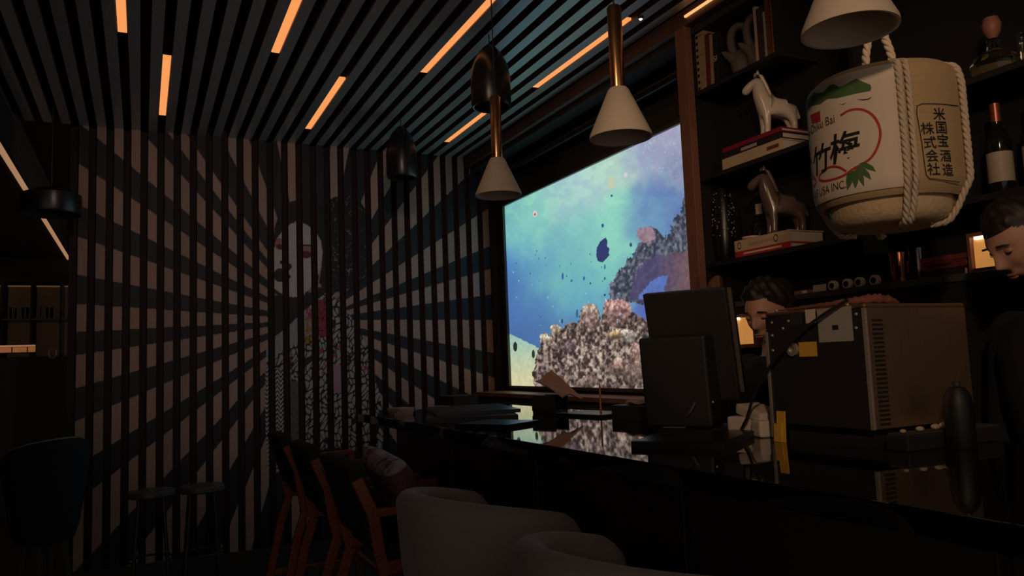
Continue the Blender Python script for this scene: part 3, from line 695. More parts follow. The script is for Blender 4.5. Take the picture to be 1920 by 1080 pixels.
# ------------------------------------------------------------------ heads (people and the carved head)
def head_pts(seg=80, rings=64, jaw=1.0, nose=1.0):
    vs = []; fs = []
    for i in range(rings+1):
        t = PI*i/rings
        for k in range(seg):
            a = 2*PI*k/seg
            x = math.sin(t)*math.cos(a); y = math.sin(t)*math.sin(a); z = -math.cos(t)
            X = 0.098*x; Y = 0.074*y; Z = 0.118*z
            if z < 0:
                Y *= 1-0.30*(-z)**1.4*jaw; 
                if x < 0: X *= 1-0.35*(-z)
                else: X *= 1-0.06*(-z)
            else: X *= 1+0.04*math.sin(z*PI)
            if x > 0:
                g = lambda y0, z0, sy, sz: math.exp(-((Y-y0)/sy)**2-((Z-z0)/sz)**2)
                f = x**0.7
                X += f*nose*(0.026*g(0, -0.022, 0.012, 0.012) + 0.017*g(0, -0.006, 0.009, 0.014) + 0.010*g(0, 0.014, 0.008, 0.016))
                X += f*(0.006*g(0, 0.034, 0.05, 0.012) - 0.010*(g(0.031, 0.012, 0.017, 0.012)+g(-0.031, 0.012, 0.017, 0.012)))
                X += f*(0.009*g(0, -0.052, 0.022, 0.006) + 0.008*g(0, -0.062, 0.018, 0.006) - 0.005*g(0, -0.073, 0.025, 0.006) + 0.012*g(0, -0.094, 0.022, 0.014))
                X += f*0.006*(g(0.042, -0.015, 0.02, 0.02)+g(-0.042, -0.015, 0.02, 0.02))
                X -= f*0.004*(g(0.02, -0.04, 0.01, 0.015)+g(-0.02, -0.04, 0.01, 0.015))
            vs.append((X, Y, Z))
    for i in range(rings):
        for k in range(seg):
            k2 = (k+1) % seg; fs.append((i*seg+k, i*seg+k2, (i+1)*seg+k2, (i+1)*seg+k))
    return vs, fs
def ear_pts(b, M):
    for s in (-1, 1):
        b.ell((-0.012, s*0.074, 0.0), (0.018, 0.007, 0.032), 14, 10, M)
hv, hf = head_pts()
p_ = XP(2.5, 1350, 542)
t = thing('carved_head', 'small brown carved head in profile on the ledge by the post', 'figurine', (2.47, p_.y-0.035, 1.58))
FM = R(z=2.15, loc=(0, 0, 0.074)) @ Matrix.Scale(0.60, 4)
MB().add([(max(v[0], 0.012), v[1]*0.55, v[2]) for v in hv], hf, FM).build('face', REDWOOD, t, 60)
MB().box((-0.012, -0.045, -0.122), (0.011, 0.045, 0.105), 0.002, FM).build('back_plate', REDWOOD, t)

# ledge clutter behind the bar ----------------------------------------------------------------
LZ = 1.58
def jar(px_, py_, label, r=0.021, m=None):
    p = XP(2.47, px_, py_)
    t = thing('lying_jar', label, 'jar', (2.47, p.y, LZ+r), 0, 'jars lying on the back ledge')
    MB().lathe([(r*0.86, 0.0), (r, 0.006), (r, 0.11), (r*0.7, 0.13), (0, 0.13)], 24, R(y=PI/2)).build('glass', BOTTLE, t, 40)
    MB().lathe([(0.0, -0.012), (r*0.62, -0.012), (r*0.98, -0.010), (r*0.98, 0.004)], 24, R(y=PI/2)).build('cap', LABELM, t, 40)
    MB().lathe([(r*0.55, -0.0135), (0.0, -0.0135)], 20, R(y=PI/2)).build('cap_disc', DARKB, t, 40)
for q, (x_, lab) in enumerate([(1563, 'jar lying end on, leftmost of four round caps'), (1590, 'jar lying end on, second from the left of four round caps'), (1613, 'jar lying end on, third of four round caps'), (1642, 'jar lying end on, rightmost of four, beside the copper shaker')]):
    jar(x_, 526, lab)
p_ = XP(2.47, 1500, 545)
t = thing('match_box', 'small pinkish carton lying at the left end of the back ledge', 'box', (2.47, p_.y, LZ)); MB().box((0, -0.04, 0), (0.05, 0.04, 0.02), 0.001).build('carton', colmat('carton_pink', (150, 100, 95)), t); MB().box((-0.001, -0.036, 0.003), (-0.0002, -0.012, 0.017)).build('print', PAPER, t)
p_ = XP(2.46, 1539, 545)
t = thing('label_card', 'small grey card standing on the back ledge', 'card', (2.45, p_.y, LZ)); MB().box((0, -0.032, 0), (0.004, 0.032, 0.032), 0.0, R(y=0.12)).build('card', GREYP, t)
p_ = XP(2.5, 1530, 530)
t = thing('knife', 'thin blade resting across the ledge above the grey card', 'knife', (2.52, p_.y, LZ+0.0));  MB().box((0, -0.05, 0.0), (0.018, 0.055, 0.0015)).build('blade', STEELE, t); MB().box((0, 0.056, 0.0), (0.018, 0.13, 0.012), 0.003).build('handle', PLASTIC, t)
p_ = XP(2.46, 1690, 531)
t = thing('cocktail_shaker', 'copper cocktail shaker with a bright streak on the back ledge', 'shaker', (2.46, p_.y, LZ))
MB().lathe([(0.026, 0), (0.028, 0.004), (0.036, 0.105), (0.037, 0.108), (0.034, 0.108), (0.026, 0.008), (0, 0.006)], 32).build('cup', mat('polished_copper', (0.75, 0.36, 0.22), 0.12, 1.0), t, 40)
p_ = XP(2.47, 1713, 530)
t = thing('mixing_tin', 'dark steel mixing tin right of the copper shaker', 'tin', (2.475, p_.y-0.02, LZ))
MB().lathe([(0.024, 0), (0.026, 0.004), (0.031, 0.115), (0.028, 0.115), (0.022, 0.006), (0, 0.006)], 32).build('cup', mat('dark_steel', (0.2, 0.18, 0.17), 0.2, 1.0), t, 40)
p_ = XP(2.48, 1765, 520)
lying((LX, p_.y, 1.58), 0.20, 0.18, 0.03, DARKB, 'dark book lying lowest in the stack right of the shaker')
lying((LX+0.004, p_.y+0.005, 1.611), 0.22, 0.17, 0.026, WINE, 'wine red book lying on the dark book right of the shaker', [(-0.06, 0.03, 0.008, 0.016, INK)])
lying((LX+0.002, p_.y-0.004, 1.6375), 0.23, 0.17, 0.016, colmat('book_rust', (128, 62, 58)), 'thin rust red book on top of the stack right of the shaker')
# framed lit boxes
def litbox(c, w, h, label, rz=0.0, roll=0.0):
    t = thing('light_box', label, 'light box', c, rz)
    M = R(x=roll)
    MB().box((0, -w/2, 0), (0.05, w/2, h), 0, M).build('case', BROWNB, t)
    MB().box((-0.004, -w/2+0.012, 0.016), (-0.0005, w/2-0.012, h-0.014), 0, M).build('lit_back', AMBERBOX, t)
    b = MB(); b.box((-0.02, -w/2, 0), (0.0, w/2, 0.014), 0, M); b.box((-0.02, -w/2, h-0.012), (0.0, w/2, h), 0, M); b.box((-0.02, -w/2, 0.014), (0, -w/2+0.010, h-0.012), 0, M); b.box((-0.02, w/2-0.01, 0.014), (0, w/2, h-0.012), 0, M)
    b.build('frame', REDWOOD, t)
    MB().box((-0.012, w/2-0.05, h-0.022), (-0.006, w/2-0.02, h-0.0125), 0, M).build('bulb', LEDHOT, t)
p_ = XP(2.36, 1403, 652)
litbox((2.352, p_.y, p_.z), 0.15, 0.145, 'glowing amber box behind the face of the dark haired person by the monitor')
p_ = XP(2.46, 1862, 512)
litbox((2.46, 1.56, LZ), 0.11, 0.13, 'glowing amber box behind the face of the person at the right edge')
# bottles on the right shelves
def wine(loc, label, r=0.038, h=0.31):
    t = thing('wine_bottle', label, 'bottle', loc, 0, 'wine bottles on the right shelf')
    MB().lathe([(r*0.9, 0), (r, 0.008), (r, h*0.58), (r*0.82, h*0.66), (r*0.42, h*0.74), (0.0145, h*0.78), (0.0145, h*0.97), (0.0, h*0.97)], 32).build('glass', BOTTLE, t, 40)
    MB().lathe([(0.0158, h*0.80), (0.0158, h), (0.0, h+0.001)], 24).build('foil', FOIL, t, 40)
    MB().lathe([(r+0.0006, h*0.14), (r+0.0006, h*0.46)], 32, cap=False).build('label', LABELM, t, 40)
p_ = XP(2.55, 1882, 372); wine((2.55, p_.y, 1.83), 'wine bottle with copper foil and pale label, nearer the barrel')
wine((2.57, p_.y-0.105, 1.83), 'wine bottle with copper foil, half cut off at the right edge')
p_ = XP(2.55, 1868, 140)
t = thing('decanter', 'faceted glass decanter with a round stopper on the top right shelf', 'decanter', (2.55, p_.y, 2.22))
MB().lathe([(0.06, 0), (0.078, 0.006), (0.08, 0.045), (0.06, 0.075), (0.022, 0.10), (0.018, 0.13), (0.022, 0.135), (0.0, 0.136)], 10).build('body', GLASS, t)
MB().lathe([(0.012, 0.137), (0.026, 0.16), (0.03, 0.185), (0.022, 0.21), (0, 0.217)], 16).build('stopper', mat('wooden_stopper', (0.35, 0.14, 0.10), 0.5), t, 40)
MB().lathe([(0.056, 0.004), (0.073, 0.008), (0.073, 0.036), (0.0, 0.037)], 10).build('liquor', mat('pale_liquor', (0.75, 0.6, 0.35), 0.05, trans=0.7), t)
t = thing('glass_bottle', 'flat clear bottle beside the decanter at the right edge', 'bottle', (2.54, p_.y-0.14, 2.22))
MB().box((-0.03, -0.045, 0), (0.03, 0.045, 0.11), 0.01).build('body', GLASS, t); MB().lathe([(0.014, 0.11), (0.014, 0.15), (0.0, 0.151)], 16).build('cap', FOIL, t, 40)

# ================================================================== THE HANGING BARREL
BX, BY, BR = 1.78, 1.375, 0.186
bt = thing('sake_barrel', 'straw wrapped sake barrel printed with plum, pine and brush characters, hanging by rope', 'barrel', (BX, BY, 1.662))
BZ, BS = 1.662, 0.945
bt.scale = (1, 1, BS)
MB().lathe([(0.0, 0.085), (0.15, 0.08), (BR-0.022, 0.062), (BR-0.004, 0.085), (BR, 0.11), (BR, 0.385), (BR-0.006, 0.405), (BR-0.022, 0.42), (BR-0.03, 0.412), (0.0, 0.408)], 72, cap=False).build('body', STRAW, bt, 50)
MB().lathe([(0.0, 0.0), (0.110, 0.0), (0.136, 0.008), (0.148, 0.03), (0.150, 0.062), (0.145, 0.085)], 64, cap=False).build('straw_base', STRAWD, bt, 50)
MB().lathe([(0.10, 0.40), (0.12, 0.43), (0.09, 0.435), (0.0, 0.43)], 40, cap=False).build('lid_knot', STRAWD, bt, 50)
def cyl(px_, py_, r=BR):
    d = ray(px_, py_); ox, oy = -BX, -BY
    a = d.x**2+d.y**2; b = 2*(ox*d.x+oy*d.y); c = ox*ox+oy*oy-r*r; D = max(b*b-4*a*c, 0)
    t_ = (-b-math.sqrt(D))/2/a; p = CAM+d*t_
    return math.atan2(p.y-BY, p.x-BX) % (2*PI), (p.z-BZ)/BS
def on_barrel(th, z, lift=0.0):
    prof = BR+lift
    if z > 0.385: prof -= 0.006*((z-0.385)/0.02)
    return Vector((prof*math.cos(th), prof*math.sin(th), z))
ropeth = cyl(1700, 270)[0]
wrap = MB()
ths = np.linspace(ropeth-2.9, ropeth, 90); zs_ = [0.078, 0.088, 0.11, 0.2, 0.3, 0.385, 0.403]
rs_ = [BR-0.008, BR-0.003, BR, BR, BR, BR, BR-0.005]
wv = [((rs_[j]+0.0015)*math.cos(a), (rs_[j]+0.0015)*math.sin(a), zs_[j]) for j in range(len(zs_)) for a in ths]
n_ = len(ths)
wo = wrap.add(wv, [(j*n_+i, j*n_+i+1, (j+1)*n_+i+1, (j+1)*n_+i) for j in range(len(zs_)-1) for i in range(n_-1)]).build('printed_wrap', PAPERW, bt, 60)
def subdiv(vs, fs, k):
    bm = bmesh.new(); me = bpy.data.meshes.new('tmp'); me.from_pydata([tuple(v) for v in vs], [], fs); bm.from_mesh(me)
    bmesh.ops.triangulate(bm, faces=bm.faces)
    for _ in range(k): bmesh.ops.subdivide_edges(bm, edges=[e for e in bm.edges if e.calc_length() > 0.012], cuts=1, use_grid_fill=False); bmesh.ops.triangulate(bm, faces=[f for f in bm.faces if len(f.verts) > 3])
    bm.verts.index_update(); r = ([v.co.copy() for v in bm.verts], [tuple(v.index for v in f.verts) for f in bm.faces]); bm.free(); bpy.data.meshes.remove(me); return r
def stick(vs, fs, th0, z0, name, m, lift=0.0028, parent=None):
    # (u, v) in metres -> barrel skin; u grows to the right as seen from outside
    vs, fs = subdiv([(v[0], v[1], 0) for v in vs], fs, 3)
    return MB().add([on_barrel(th0+v.x/BR, z0+v.y, lift) for v in vs], fs).build(name, m, parent or wo)
def barrel_text(body, px_, py_, size, name='lettering', m=INK, shear=0.0, bold=0.0, sx=1.0, rot=0.0, parent=None):
    vs, fs = text_shape(body, bold)
    out = []
    for v in vs:
        x, y = v.x*size*sx + shear*v.y*size, v.y*size
        out.append((x*math.cos(rot)-y*math.sin(rot), x*math.sin(rot)+y*math.cos(rot)))
    th0, z0 = cyl(px_, py_)
    return stick(out, fs, th0, z0, name, m, parent=parent)
barrel_text('梅', 1583, 280, 0.086, shear=0.12, bold=0.016)
barrel_text('竹', 1540, 303, 0.086, shear=0.12, bold=0.016)
th_, z_ = cyl(1537, 305)
vs, fs = text_shape('松', 0.016); stick([(v.x*0.088+0.12*v.y*0.088-0.092, v.y*0.088) for v in vs], fs, th_, z_, 'lettering', INK)
th_, z_ = cyl(1558, 226)
vs, fs = text_shape('Sho Chiku Bai', 0.0); stick([(v.x*0.034*0.8-0.062, v.y*0.034) for v in vs], fs, th_, z_, 'lettering', mat('brown_ink', (0.06, 0.045, 0.035), 0.7))
th_, z_ = cyl(1560, 353)
vs, fs = text_shape('TAKARA SAKE USA INC.', 0.0); stick([(v.x*0.030*0.8-0.082, v.y*0.030) for v in vs], fs, th_, z_, 'lettering', MATS['brown_ink'])
# red plum outline, loops
def band(pxs, width, name, m, closed=False):
    pts = [cyl(*p) for p in pxs]
    uv = [Vector((t_*BR, z_)) for t_, z_ in pts]
    for _ in range(2):
        nu = [uv[0]]
        for i in range(len(uv)-1): nu += [uv[i].lerp(uv[i+1], 0.25), uv[i].lerp(uv[i+1], 0.75)]
        uv = nu + [uv[-1]]
    b = MB(); vv = []
    for i, p in enumerate(uv):
        t_ = (uv[min(i+1, len(uv)-1)]-uv[max(i-1, 0)]).normalized(); nrm = Vector((-t_.y, t_.x))*width/2
        for q in (p+nrm, p-nrm): vv.append(on_barrel(q.x/BR, q.y, 0.0024))
    b.add(vv, [(2*i, 2*i+1, 2*i+3, 2*i+2) for i in range(len(uv)-1)]); return b.build(name, m, wo)
band([(1577,217),(1592,207),(1612,204),(1632,211),(1646,228),(1652,250),(1647,275),(1635,296),(1620,307),(1600,317),(1584,330),(1560,338),(1543,340),(1536,335),(1543,322),(1558,312),(1575,313),(1588,322)], 0.0062, 'plum_outline', REDINK)
band([(1519,329),(1527,331),(1533,338),(1530,348),(1522,355)], 0.0055, 'plum_outline', REDINK)
def patch(pxs, name, m, lift=0.0022, parent=None):
    pts = [cyl(*p) for p in pxs]; t0 = sum(p[0] for p in pts)/len(pts); z0 = sum(p[1] for p in pts)/len(pts)
    return stick([((t_-t0)*BR, z_-z0) for t_, z_ in pts], [tuple(range(len(pts)))], t0, z0, name, m, lift, parent)
patch([(1511,195),(1519,184),(1527,173),(1535,175),(1546,172),(1556,160),(1565,158),(1574,163),(1582,161),(1594,154),(1606,148),(1617,153),(1624,156),(1632,159),(1634,165),(1632,171),(1620,173),(1605,176),(1588,180),(1572,184),(1552,186),(1540,195),(1524,198),(1513,212)], 'pine_crown', GREENI)
for q in ([(1572,195),(1580,196),(1588,192),(1582,197)], [(1606,186),(1616,187),(1626,186),(1635,182),(1630,187),(1618,189)]): patch(q, 'cloud_line', INK)
patch([(1521,216),(1539,208),(1540,228),(1524,232)], 'red_seal', REDINK)
for q in ([(1589,326),(1588,340),(1590,356),(1597,346),(1602,334),(1600,322)], [(1598,322),(1599,338),(1605,353),(1610,342),(1611,328),(1607,318)], [(1604,318),(1609,334),(1621,349),(1621,336),(1617,324),(1611,314)], [(1608,312),(1618,328),(1634,337),(1631,326),(1623,316),(1614,309)], [(1612,307),(1626,317),(1643,322),(1637,312),(1627,306),(1619,304)]): patch(q, 'bamboo_leaf', GREENI, 0.003)
# brush lettering in a ruled box on the straw side
vo = bt.children[0]
for ch, x_, y_, s_ in [('米', 1760, 216, 0.036), ('国', 1764, 241, 0.036), ('宝', 1767, 266, 0.036), ('酒', 1772, 294, 0.034), ('造', 1776, 320, 0.034), ('株', 1738, 243, 0.034), ('式', 1743, 269, 0.034), ('会', 1747, 294, 0.034), ('社', 1750, 319, 0.034)]:
    barrel_text(ch, x_, y_, s_, parent=vo, bold=0.004)
def rule(pxs):
    pts = [cyl(*p) for p in pxs]; vv = []
    for i, (t_, z_) in enumerate(pts):
        a = Vector((pts[min(i+1, len(pts)-1)][0]*BR, pts[min(i+1, len(pts)-1)][1]))-Vector((pts[max(i-1, 0)][0]*BR, pts[max(i-1, 0)][1])); a.normalize()
        for s in (-1, 1): vv.append(on_barrel((t_*BR-s*a.y*0.0011)/BR, z_+s*a.x*0.0011, 0.002))
    MB().add(vv, [(2*i, 2*i+1, 2*i+3, 2*i+2) for i in range(len(pts)-1)]).build('ruled_line', INK, vo)
rule([(1796,199),(1785,198),(1770,196),(1750,195),(1728,195),(1719,199),(1718,212),(1723,240),(1728,270),(1733,310),(1736,328),(1742,335),(1760,337),(1780,340),(1798,342)])
# ropes
def rope(b, pts, r, pitch=0.055, strands=3, sub=10):
    fine = []
    for i in range(len(pts)-1):
        n = max(2, int((Vector(pts[i+1])-Vector(pts[i])).length/0.006))
        for k in range(n): fine.append(Vector(pts[i]).lerp(Vector(pts[i+1]), k/n))
    fine.append(Vector(pts[-1]))
    for _ in range(4): fine = [fine[0]]+[(fine[i-1]+fine[i]*2+fine[i+1])/4 for i in range(1, len(fine)-1)]+[fine[-1]]
    for s in range(strands):
        out = []; d = 0.0; ref = None
        for i, p in enumerate(fine):
            t = (fine[min(i+1, len(fine)-1)]-fine[max(i-1, 0)]).normalized()
            if i: d += (p-fine[i-1]).length
            if ref is None: ref = Vector((1, 0, 0)) if abs(t.x) < 0.8 else Vector((0, 1, 0))
            a = t.cross(ref).normalized(); c = a.cross(t).normalized(); ref = c
            q = 2*PI*(d/pitch+s/strands); out.append(p+(a*math.cos(q)+c*math.sin(q))*r*0.5)
        b.tube(out, r*0.56, 7)
def vert_rope(th, r=0.0085):
    pts = [on_barrel(th, 0.435, -0.10), on_barrel(th, 0.425, -0.04), on_barrel(th, 0.405, 0.006), on_barrel(th, 0.36, 0.009), on_barrel(th, 0.2, 0.009), on_barrel(th, 0.10, 0.009), on_barrel(th, 0.06, -0.012), on_barrel(th, 0.03, -0.025), on_barrel(th, -0.006, -0.05), on_barrel(th, -0.008, -0.09)]
    b = MB(); rope(b, pts, r); return b.build('rope', ROPE, bt, 60)
vert_rope(ropeth-0.03); vert_rope(ropeth+0.07, 0.0075)
vert_rope(cyl(1800, 270)[0]+0.12); vert_rope(ropeth+PI); vert_rope(ropeth-PI/2-0.6)
b = MB(); hx = ROPE
top = (ZC + 0.07 - BZ)/BS
d_ = Vector((0.64, -0.77, 0))*0.032
rope(b, [d_*-1+Vector((0, 0, 0.425)), d_*-0.9+Vector((0, 0, 0.50)), d_*-0.25+Vector((0, 0, 0.60)), d_*-0.16+Vector((0, 0, top))], 0.0105, 0.06)
rope(b, [d_*1.2+Vector((0, 0, 0.425)), d_*1.0+Vector((0, 0, 0.50)), d_*0.25+Vector((0, 0, 0.60)), d_*0.16+Vector((0, 0, top))], 0.0105, 0.06)
b.build('hanging_rope', ROPE, bt, 60)

# ================================================================== PEOPLE
def loft(b, rings, lat, fwd, seg=24):
    vs = []; fs = []
    for (c, rx, ry) in rings:
        for k in range(seg):
            a = 2*PI*k/seg; vs.append(Vector(c)+lat*(rx*math.cos(a))+fwd*(ry*math.sin(a)))
    n = len(rings)
    for i in range(n-1):
        for k in range(seg):
            k2 = (k+1) % seg; fs.append((i*seg+k, i*seg+k2, (i+1)*seg+k2, (i+1)*seg+k))
    fs += [tuple(reversed(range(seg))), tuple(range((n-1)*seg, n*seg))]
    b.add(vs, fs)
def limb(b, pts, rs, seg=16):
    fine = []; fr = []
    for i in range(len(pts)-1):
        for k in range(6): fine.append(Vector(pts[i]).lerp(Vector(pts[i+1]), k/6)); fr.append(rs[i]+(rs[i+1]-rs[i])*k/6)
    fine.append(Vector(pts[-1])); fr.append(rs[-1])
    b.tube(fine, fr, seg)
    for p, r in zip(pts, rs): b.ell(p, (r, r, r), 14, 10)
def hand(b, wrist, d, up, thumb_side):
    d = Vector(d).normalized(); up = Vector(up).normalized(); s = d.cross(up).normalized(); up = s.cross(d)
    w = Vector(wrist); palm = w+d*0.048
    M = Matrix(((d.x,s.x,up.x,palm.x),(d.y,s.y,up.y,palm.y),(d.z,s.z,up.z,palm.z),(0,0,0,1)))
    b.ell((0,0,0), (0.052, 0.040, 0.016), 18, 12, M)
    for k, (ln, off) in enumerate([(0.072, -0.029), (0.082, -0.010), (0.076, 0.010), (0.060, 0.028)]):
        a = palm+d*0.040+s*off*thumb_side
        p1 = a+d*ln*0.42-up*0.006; p2 = p1+d*ln*0.26-up*ln*0.22; p3 = p2+d*ln*0.08-up*ln*0.28
        limb(b, [a, p1, p2, p3], [0.0095, 0.009, 0.0083, 0.0072], 10)
    a = w+d*0.022-s*0.030*thumb_side; p1 = a+d*0.028-s*0.024*thumb_side-up*0.010; p2 = p1+d*0.028-s*0.004*thumb_side-up*0.012
    limb(b, [a, p1, p2], [0.0135, 0.0115, 0.0085], 10)
def remesh(b, voxel, name, m, parent, smooth_it=4):
    me = b.mesh(name); o = bpy.data.objects.new(name, me); COL.objects.link(o)
    md = o.modifiers.new('remesh', 'REMESH'); md.mode = 'VOXEL'; md.voxel_size = voxel
    s = o.modifiers.new('smooth', 'SMOOTH'); s.factor = 0.5; s.iterations = smooth_it
    nm = baked(o); bpy.data.objects.remove(o); nm.materials.clear(); nm.materials.append(m); nm.shade_smooth(); nm.name = name
    o = bpy.data.objects.new(name, nm); COL.objects.link(o); o.parent = parent; return o
def person(label, base, face_yaw, hc, pitch, j, hair_style, roll=0.0):
    base = Vector(base); t = thing('person', label, 'person', base)
    hc = Vector(hc)-base
    fwd = Vector((math.cos(j['yaw']), math.sin(j['yaw']), 0)); lat = Vector((-fwd.y, fwd.x, 0))
    J = lambda f_, l_, z_: fwd*f_+lat*l_+Vector((0, 0, z_))
    HM = Matrix.Translation(hc) @ Matrix.Rotation(face_yaw, 4, 'Z') @ Matrix.Rotation(pitch, 4, 'Y') @ Matrix.Rotation(roll, 4, 'X') @ Matrix.Scale(j.get('hs', 1.0), 4)
    b = MB(); b.add(hv, hf, HM); ear_pts(b, HM)
    H = j['h']; sh = j['sh']; ln = j['lean']
    sz = 0.815*H
    nb = J(ln, 0, sz+0.045)
    limb(b, [nb-Vector((0,0,0.05)), nb.lerp(HM @ Vector((-0.02, 0, -0.085)), 0.6), HM @ Vector((-0.015, 0, -0.07))], [0.060, 0.052, 0.052])
    tor = [(J(0, 0, 0.47*H), sh*0.80, 0.10), (J(0, 0, 0.53*H), sh*0.86, 0.115), (J(ln*0.3, 0, 0.60*H), sh*0.74, 0.10), (J(ln*0.7, 0, 0.70*H), sh*0.86, 0.115), (J(ln*0.9, 0, 0.77*H), sh*0.92, 0.11), (J(ln, 0, 0.815*H), sh*0.80, 0.075), (J(ln, 0, 0.835*H), sh*0.45, 0.055)]
    loft(b, tor, lat, fwd)
    arms = []
    for s in (1, -1):
        S = J(ln, s*sh*0.90, 0.80*H); El = S+J(*j['elbow'][s]); Wr = El+J(*j['wrist'][s])
        limb(b, [S, El, Wr], [0.052, 0.040, 0.027]); d = (Wr-El).normalized()
        hand(b, Wr, d, Vector((0, 0, 1)), s); arms.append((S, El, Wr))
    for s in (1, -1):
        limb(b, [J(0, s*0.085, 0.48*H), J(0.01, s*0.095, 0.27*H), J(-0.01, s*0.10, 0.055)], [0.082, 0.055, 0.038])
        limb(b, [J(-0.04, s*0.10, 0.04), J(0.06, s*0.11, 0.035), J(0.14, s*0.115, 0.03)], [0.04, 0.038, 0.030])
    remesh(b, 0.0052, 'body', SKIN, t)
    c = MB(); loft(c, [(p, rx+0.014, ry+0.014) for p, rx, ry in tor], lat, fwd)
    for S, El, Wr in arms: limb(c, [S, El, El.lerp(Wr, j.get('sleeve', 0.5))], [0.068, 0.052, 0.044])
    remesh(c, 0.012, 'shirt', SHIRT, t, 3)
    c = MB(); loft(c, [(J(0, 0, 0.45*H), sh*0.84, 0.122), (J(0, 0, 0.55*H), sh*0.92, 0.132)], lat, fwd)
    for s in (1, -1): limb(c, [J(0, s*0.085, 0.48*H), J(0.01, s*0.095, 0.27*H), J(-0.01, s*0.10, 0.075)], [0.098, 0.07, 0.058])
    remesh(c, 0.014, 'trousers', MATTE, t, 3)
    for s in (1, -1): MB().ell((0,0,0), (0.15, 0.05, 0.045), 18, 10, Matrix.Translation(J(0.055, s*0.108, 0.046)) @ Matrix.Rotation(j['yaw'], 4, 'Z')).build('shoe', BLACK, t, 60)
    # hair
    keep = hair_style
    hb = MB(); idx = {}
    vv = [Vector(v) for v in hv]
    for f in hf:
        cxy = sum((vv[i] for i in f), Vector())/4
        if keep(cxy):
            ids = []
            for i in f:
                if i not in idx:
                    v = vv[i]; th = j.get('hair', 0.014); d = Vector((v.x*0.8, v.y*1.1, max(v.z, -0.02))).normalized()
                    wob = 1+0.35*math.sin(v.y*180+v.z*60)*math.cos(v.x*150)
                    edge = min(1.0, max(0.15, keep(v, True)/0.03))
                    idx[i] = len(hb.v); hb.v.append(HM @ (v+d*th*wob*edge))
                ids.append(idx[i])
            hb.f.append(tuple(ids))
    if j.get('bun'):
        hb.ell((0, 0, 0), (0.055, 0.05, 0.05), 18, 12, HM @ Matrix.Translation((-0.115, 0, 0.045)))
        hb.ell((0, 0, 0), (0.045, 0.075, 0.085), 18, 12, HM @ Matrix.Translation((-0.065, 0, 0.0)))
    hb.build('hair', HAIR, t, 70)
    for s in (1, -1):
        e = MB().ell((0.0805, s*0.031, 0.010), (0.0085, 0.0120, 0.0078), 14, 10, HM).build('eye', mat('eye_white', (0.30, 0.24, 0.21), 0.4), t, 60)
        MB().ell((0.0872, s*0.031, 0.0050), (0.0025, 0.005, 0.0035), 12, 8, HM).build('iris', HAIR, e, 60)
        MB().ell((0.0815, s*0.031, 0.0125), (0.0092, 0.0145, 0.0078), 16, 10, HM).build('eyelid', SKIN, e, 60)
        MB().tube([HM @ Vector((0.0905-0.004*q*q, s*(0.031+0.0135*q), 0.0062+0.0015*q*q)) for q in (-1, -0.5, 0, 0.5, 1)], 0.0013, 6).build('lashes', HAIR, e, 60)
        pts = [HM @ Vector((0.0995-abs(q)*0.0055-0.012*max(0,q), s*(0.033+q*0.018), 0.0315+0.004*math.cos(q*2)-0.003*q)) for q in (-1, -0.5, 0, 0.5, 1)]
        MB().tube(pts, [0.0022, 0.0030, 0.0030, 0.0026, 0.0014], 8).build('eyebrow', HAIR, t, 60)
    l = MB()
    l.ell((0.0985, 0, -0.0515), (0.0065, 0.020, 0.0036), 16, 8, HM); l.ell((0.0975, 0, -0.0600), (0.0065, 0.017, 0.0042), 16, 8, HM)
    l.build('lips', LIP, t, 60)
    return t
def short_hair(v, edge=False):
    lim = 0.062 if v.x > 0.055 else (0.03 if v.x > 0.02 else (0.012 if v.x > -0.005 else -0.045))
    if abs(v.y) > 0.05 and v.x > 0.0: lim = 0.03 + max(0, v.x)*0.6
    return (v.z-lim) if edge else v.z > lim
def back_hair(v, edge=False):
    lim = 0.074 if v.x > 0.055 else (0.045 if v.x > 0.03 else (0.0 if v.x > -0.005 else -0.07))
    if abs(v.y) > 0.048 and v.x > 0.0: lim = 0.01 + max(0, v.x)*0.9
    return (v.z-lim) if edge else v.z > lim
mh = DP(2.06, 1927, 445)
person('person in a black shirt at the right edge, short dark hair, looking down', (2.235, 1.215, 0), math.radians(154), mh, 0.60,
       dict(yaw=math.atan2(0.46, -0.87), h=1.72, sh=0.20, lean=0.04, elbow={1: (0.02, 0.05, -0.28), -1: (0.02, -0.05, -0.28)}, wrist={1: (0.05, -0.03, -0.21), -1: (0.05, 0.03, -0.21)}, hair=0.011), short_hair)
wh = DP(2.92, 1441, 586)
person('person with dark tied back hair leaning behind the black monitor', (2.235, 2.22, 0), math.atan2(-0.22, -0.97), wh, 0.36,
       dict(yaw=math.atan2(0.05, -1.0), h=1.60, sh=0.175, lean=0.06, elbow={1: (0.0, 0.03, -0.25), -1: (0.0, -0.03, -0.25)}, wrist={1: (0.08, -0.03, -0.19), -1: (0.08, 0.03, -0.19)}, hair=0.02, bun=True), back_hair)

# ================================================================== ON THE COUNTER
# steel machine with black back panel
MX0, MX1, MY0, MY1, MZ0, MZ1 = 1.62, 2.005, 1.35, 1.69, 1.150, 1.462
mc = thing('bar_machine', 'boxy steel bar machine with louvred side and black sticker covered panel', 'machine', (MX0, MY0, CZ))
mo = Vector((MX0, MY0, CZ))
def mbox(a, b, name, m, bev=0.0, parent=None): return MB().box(Vector(a)-mo, Vector(b)-mo, bev).build(name, m, parent or mc, 40)
mbox((MX0+0.012, MY0+0.012, MZ0), (MX1-0.004, MY1-0.004, MZ1-0.006), 'case', PLASTIC)
sp = mbox((MX0, MY0, MZ0), (MX1, MY0+0.011, MZ1-0.012), 'side_panel', STEEL, 0.002)
mbox((MX0, MY0, MZ1-0.0115), (MX1, MY1, MZ1), 'top_panel', STEEL, 0.005)
bp = mbox((MX0, MY0+0.0115, MZ0), (MX0+0.0115, MY1, MZ1-0.012), 'back_panel', PLASTIC)
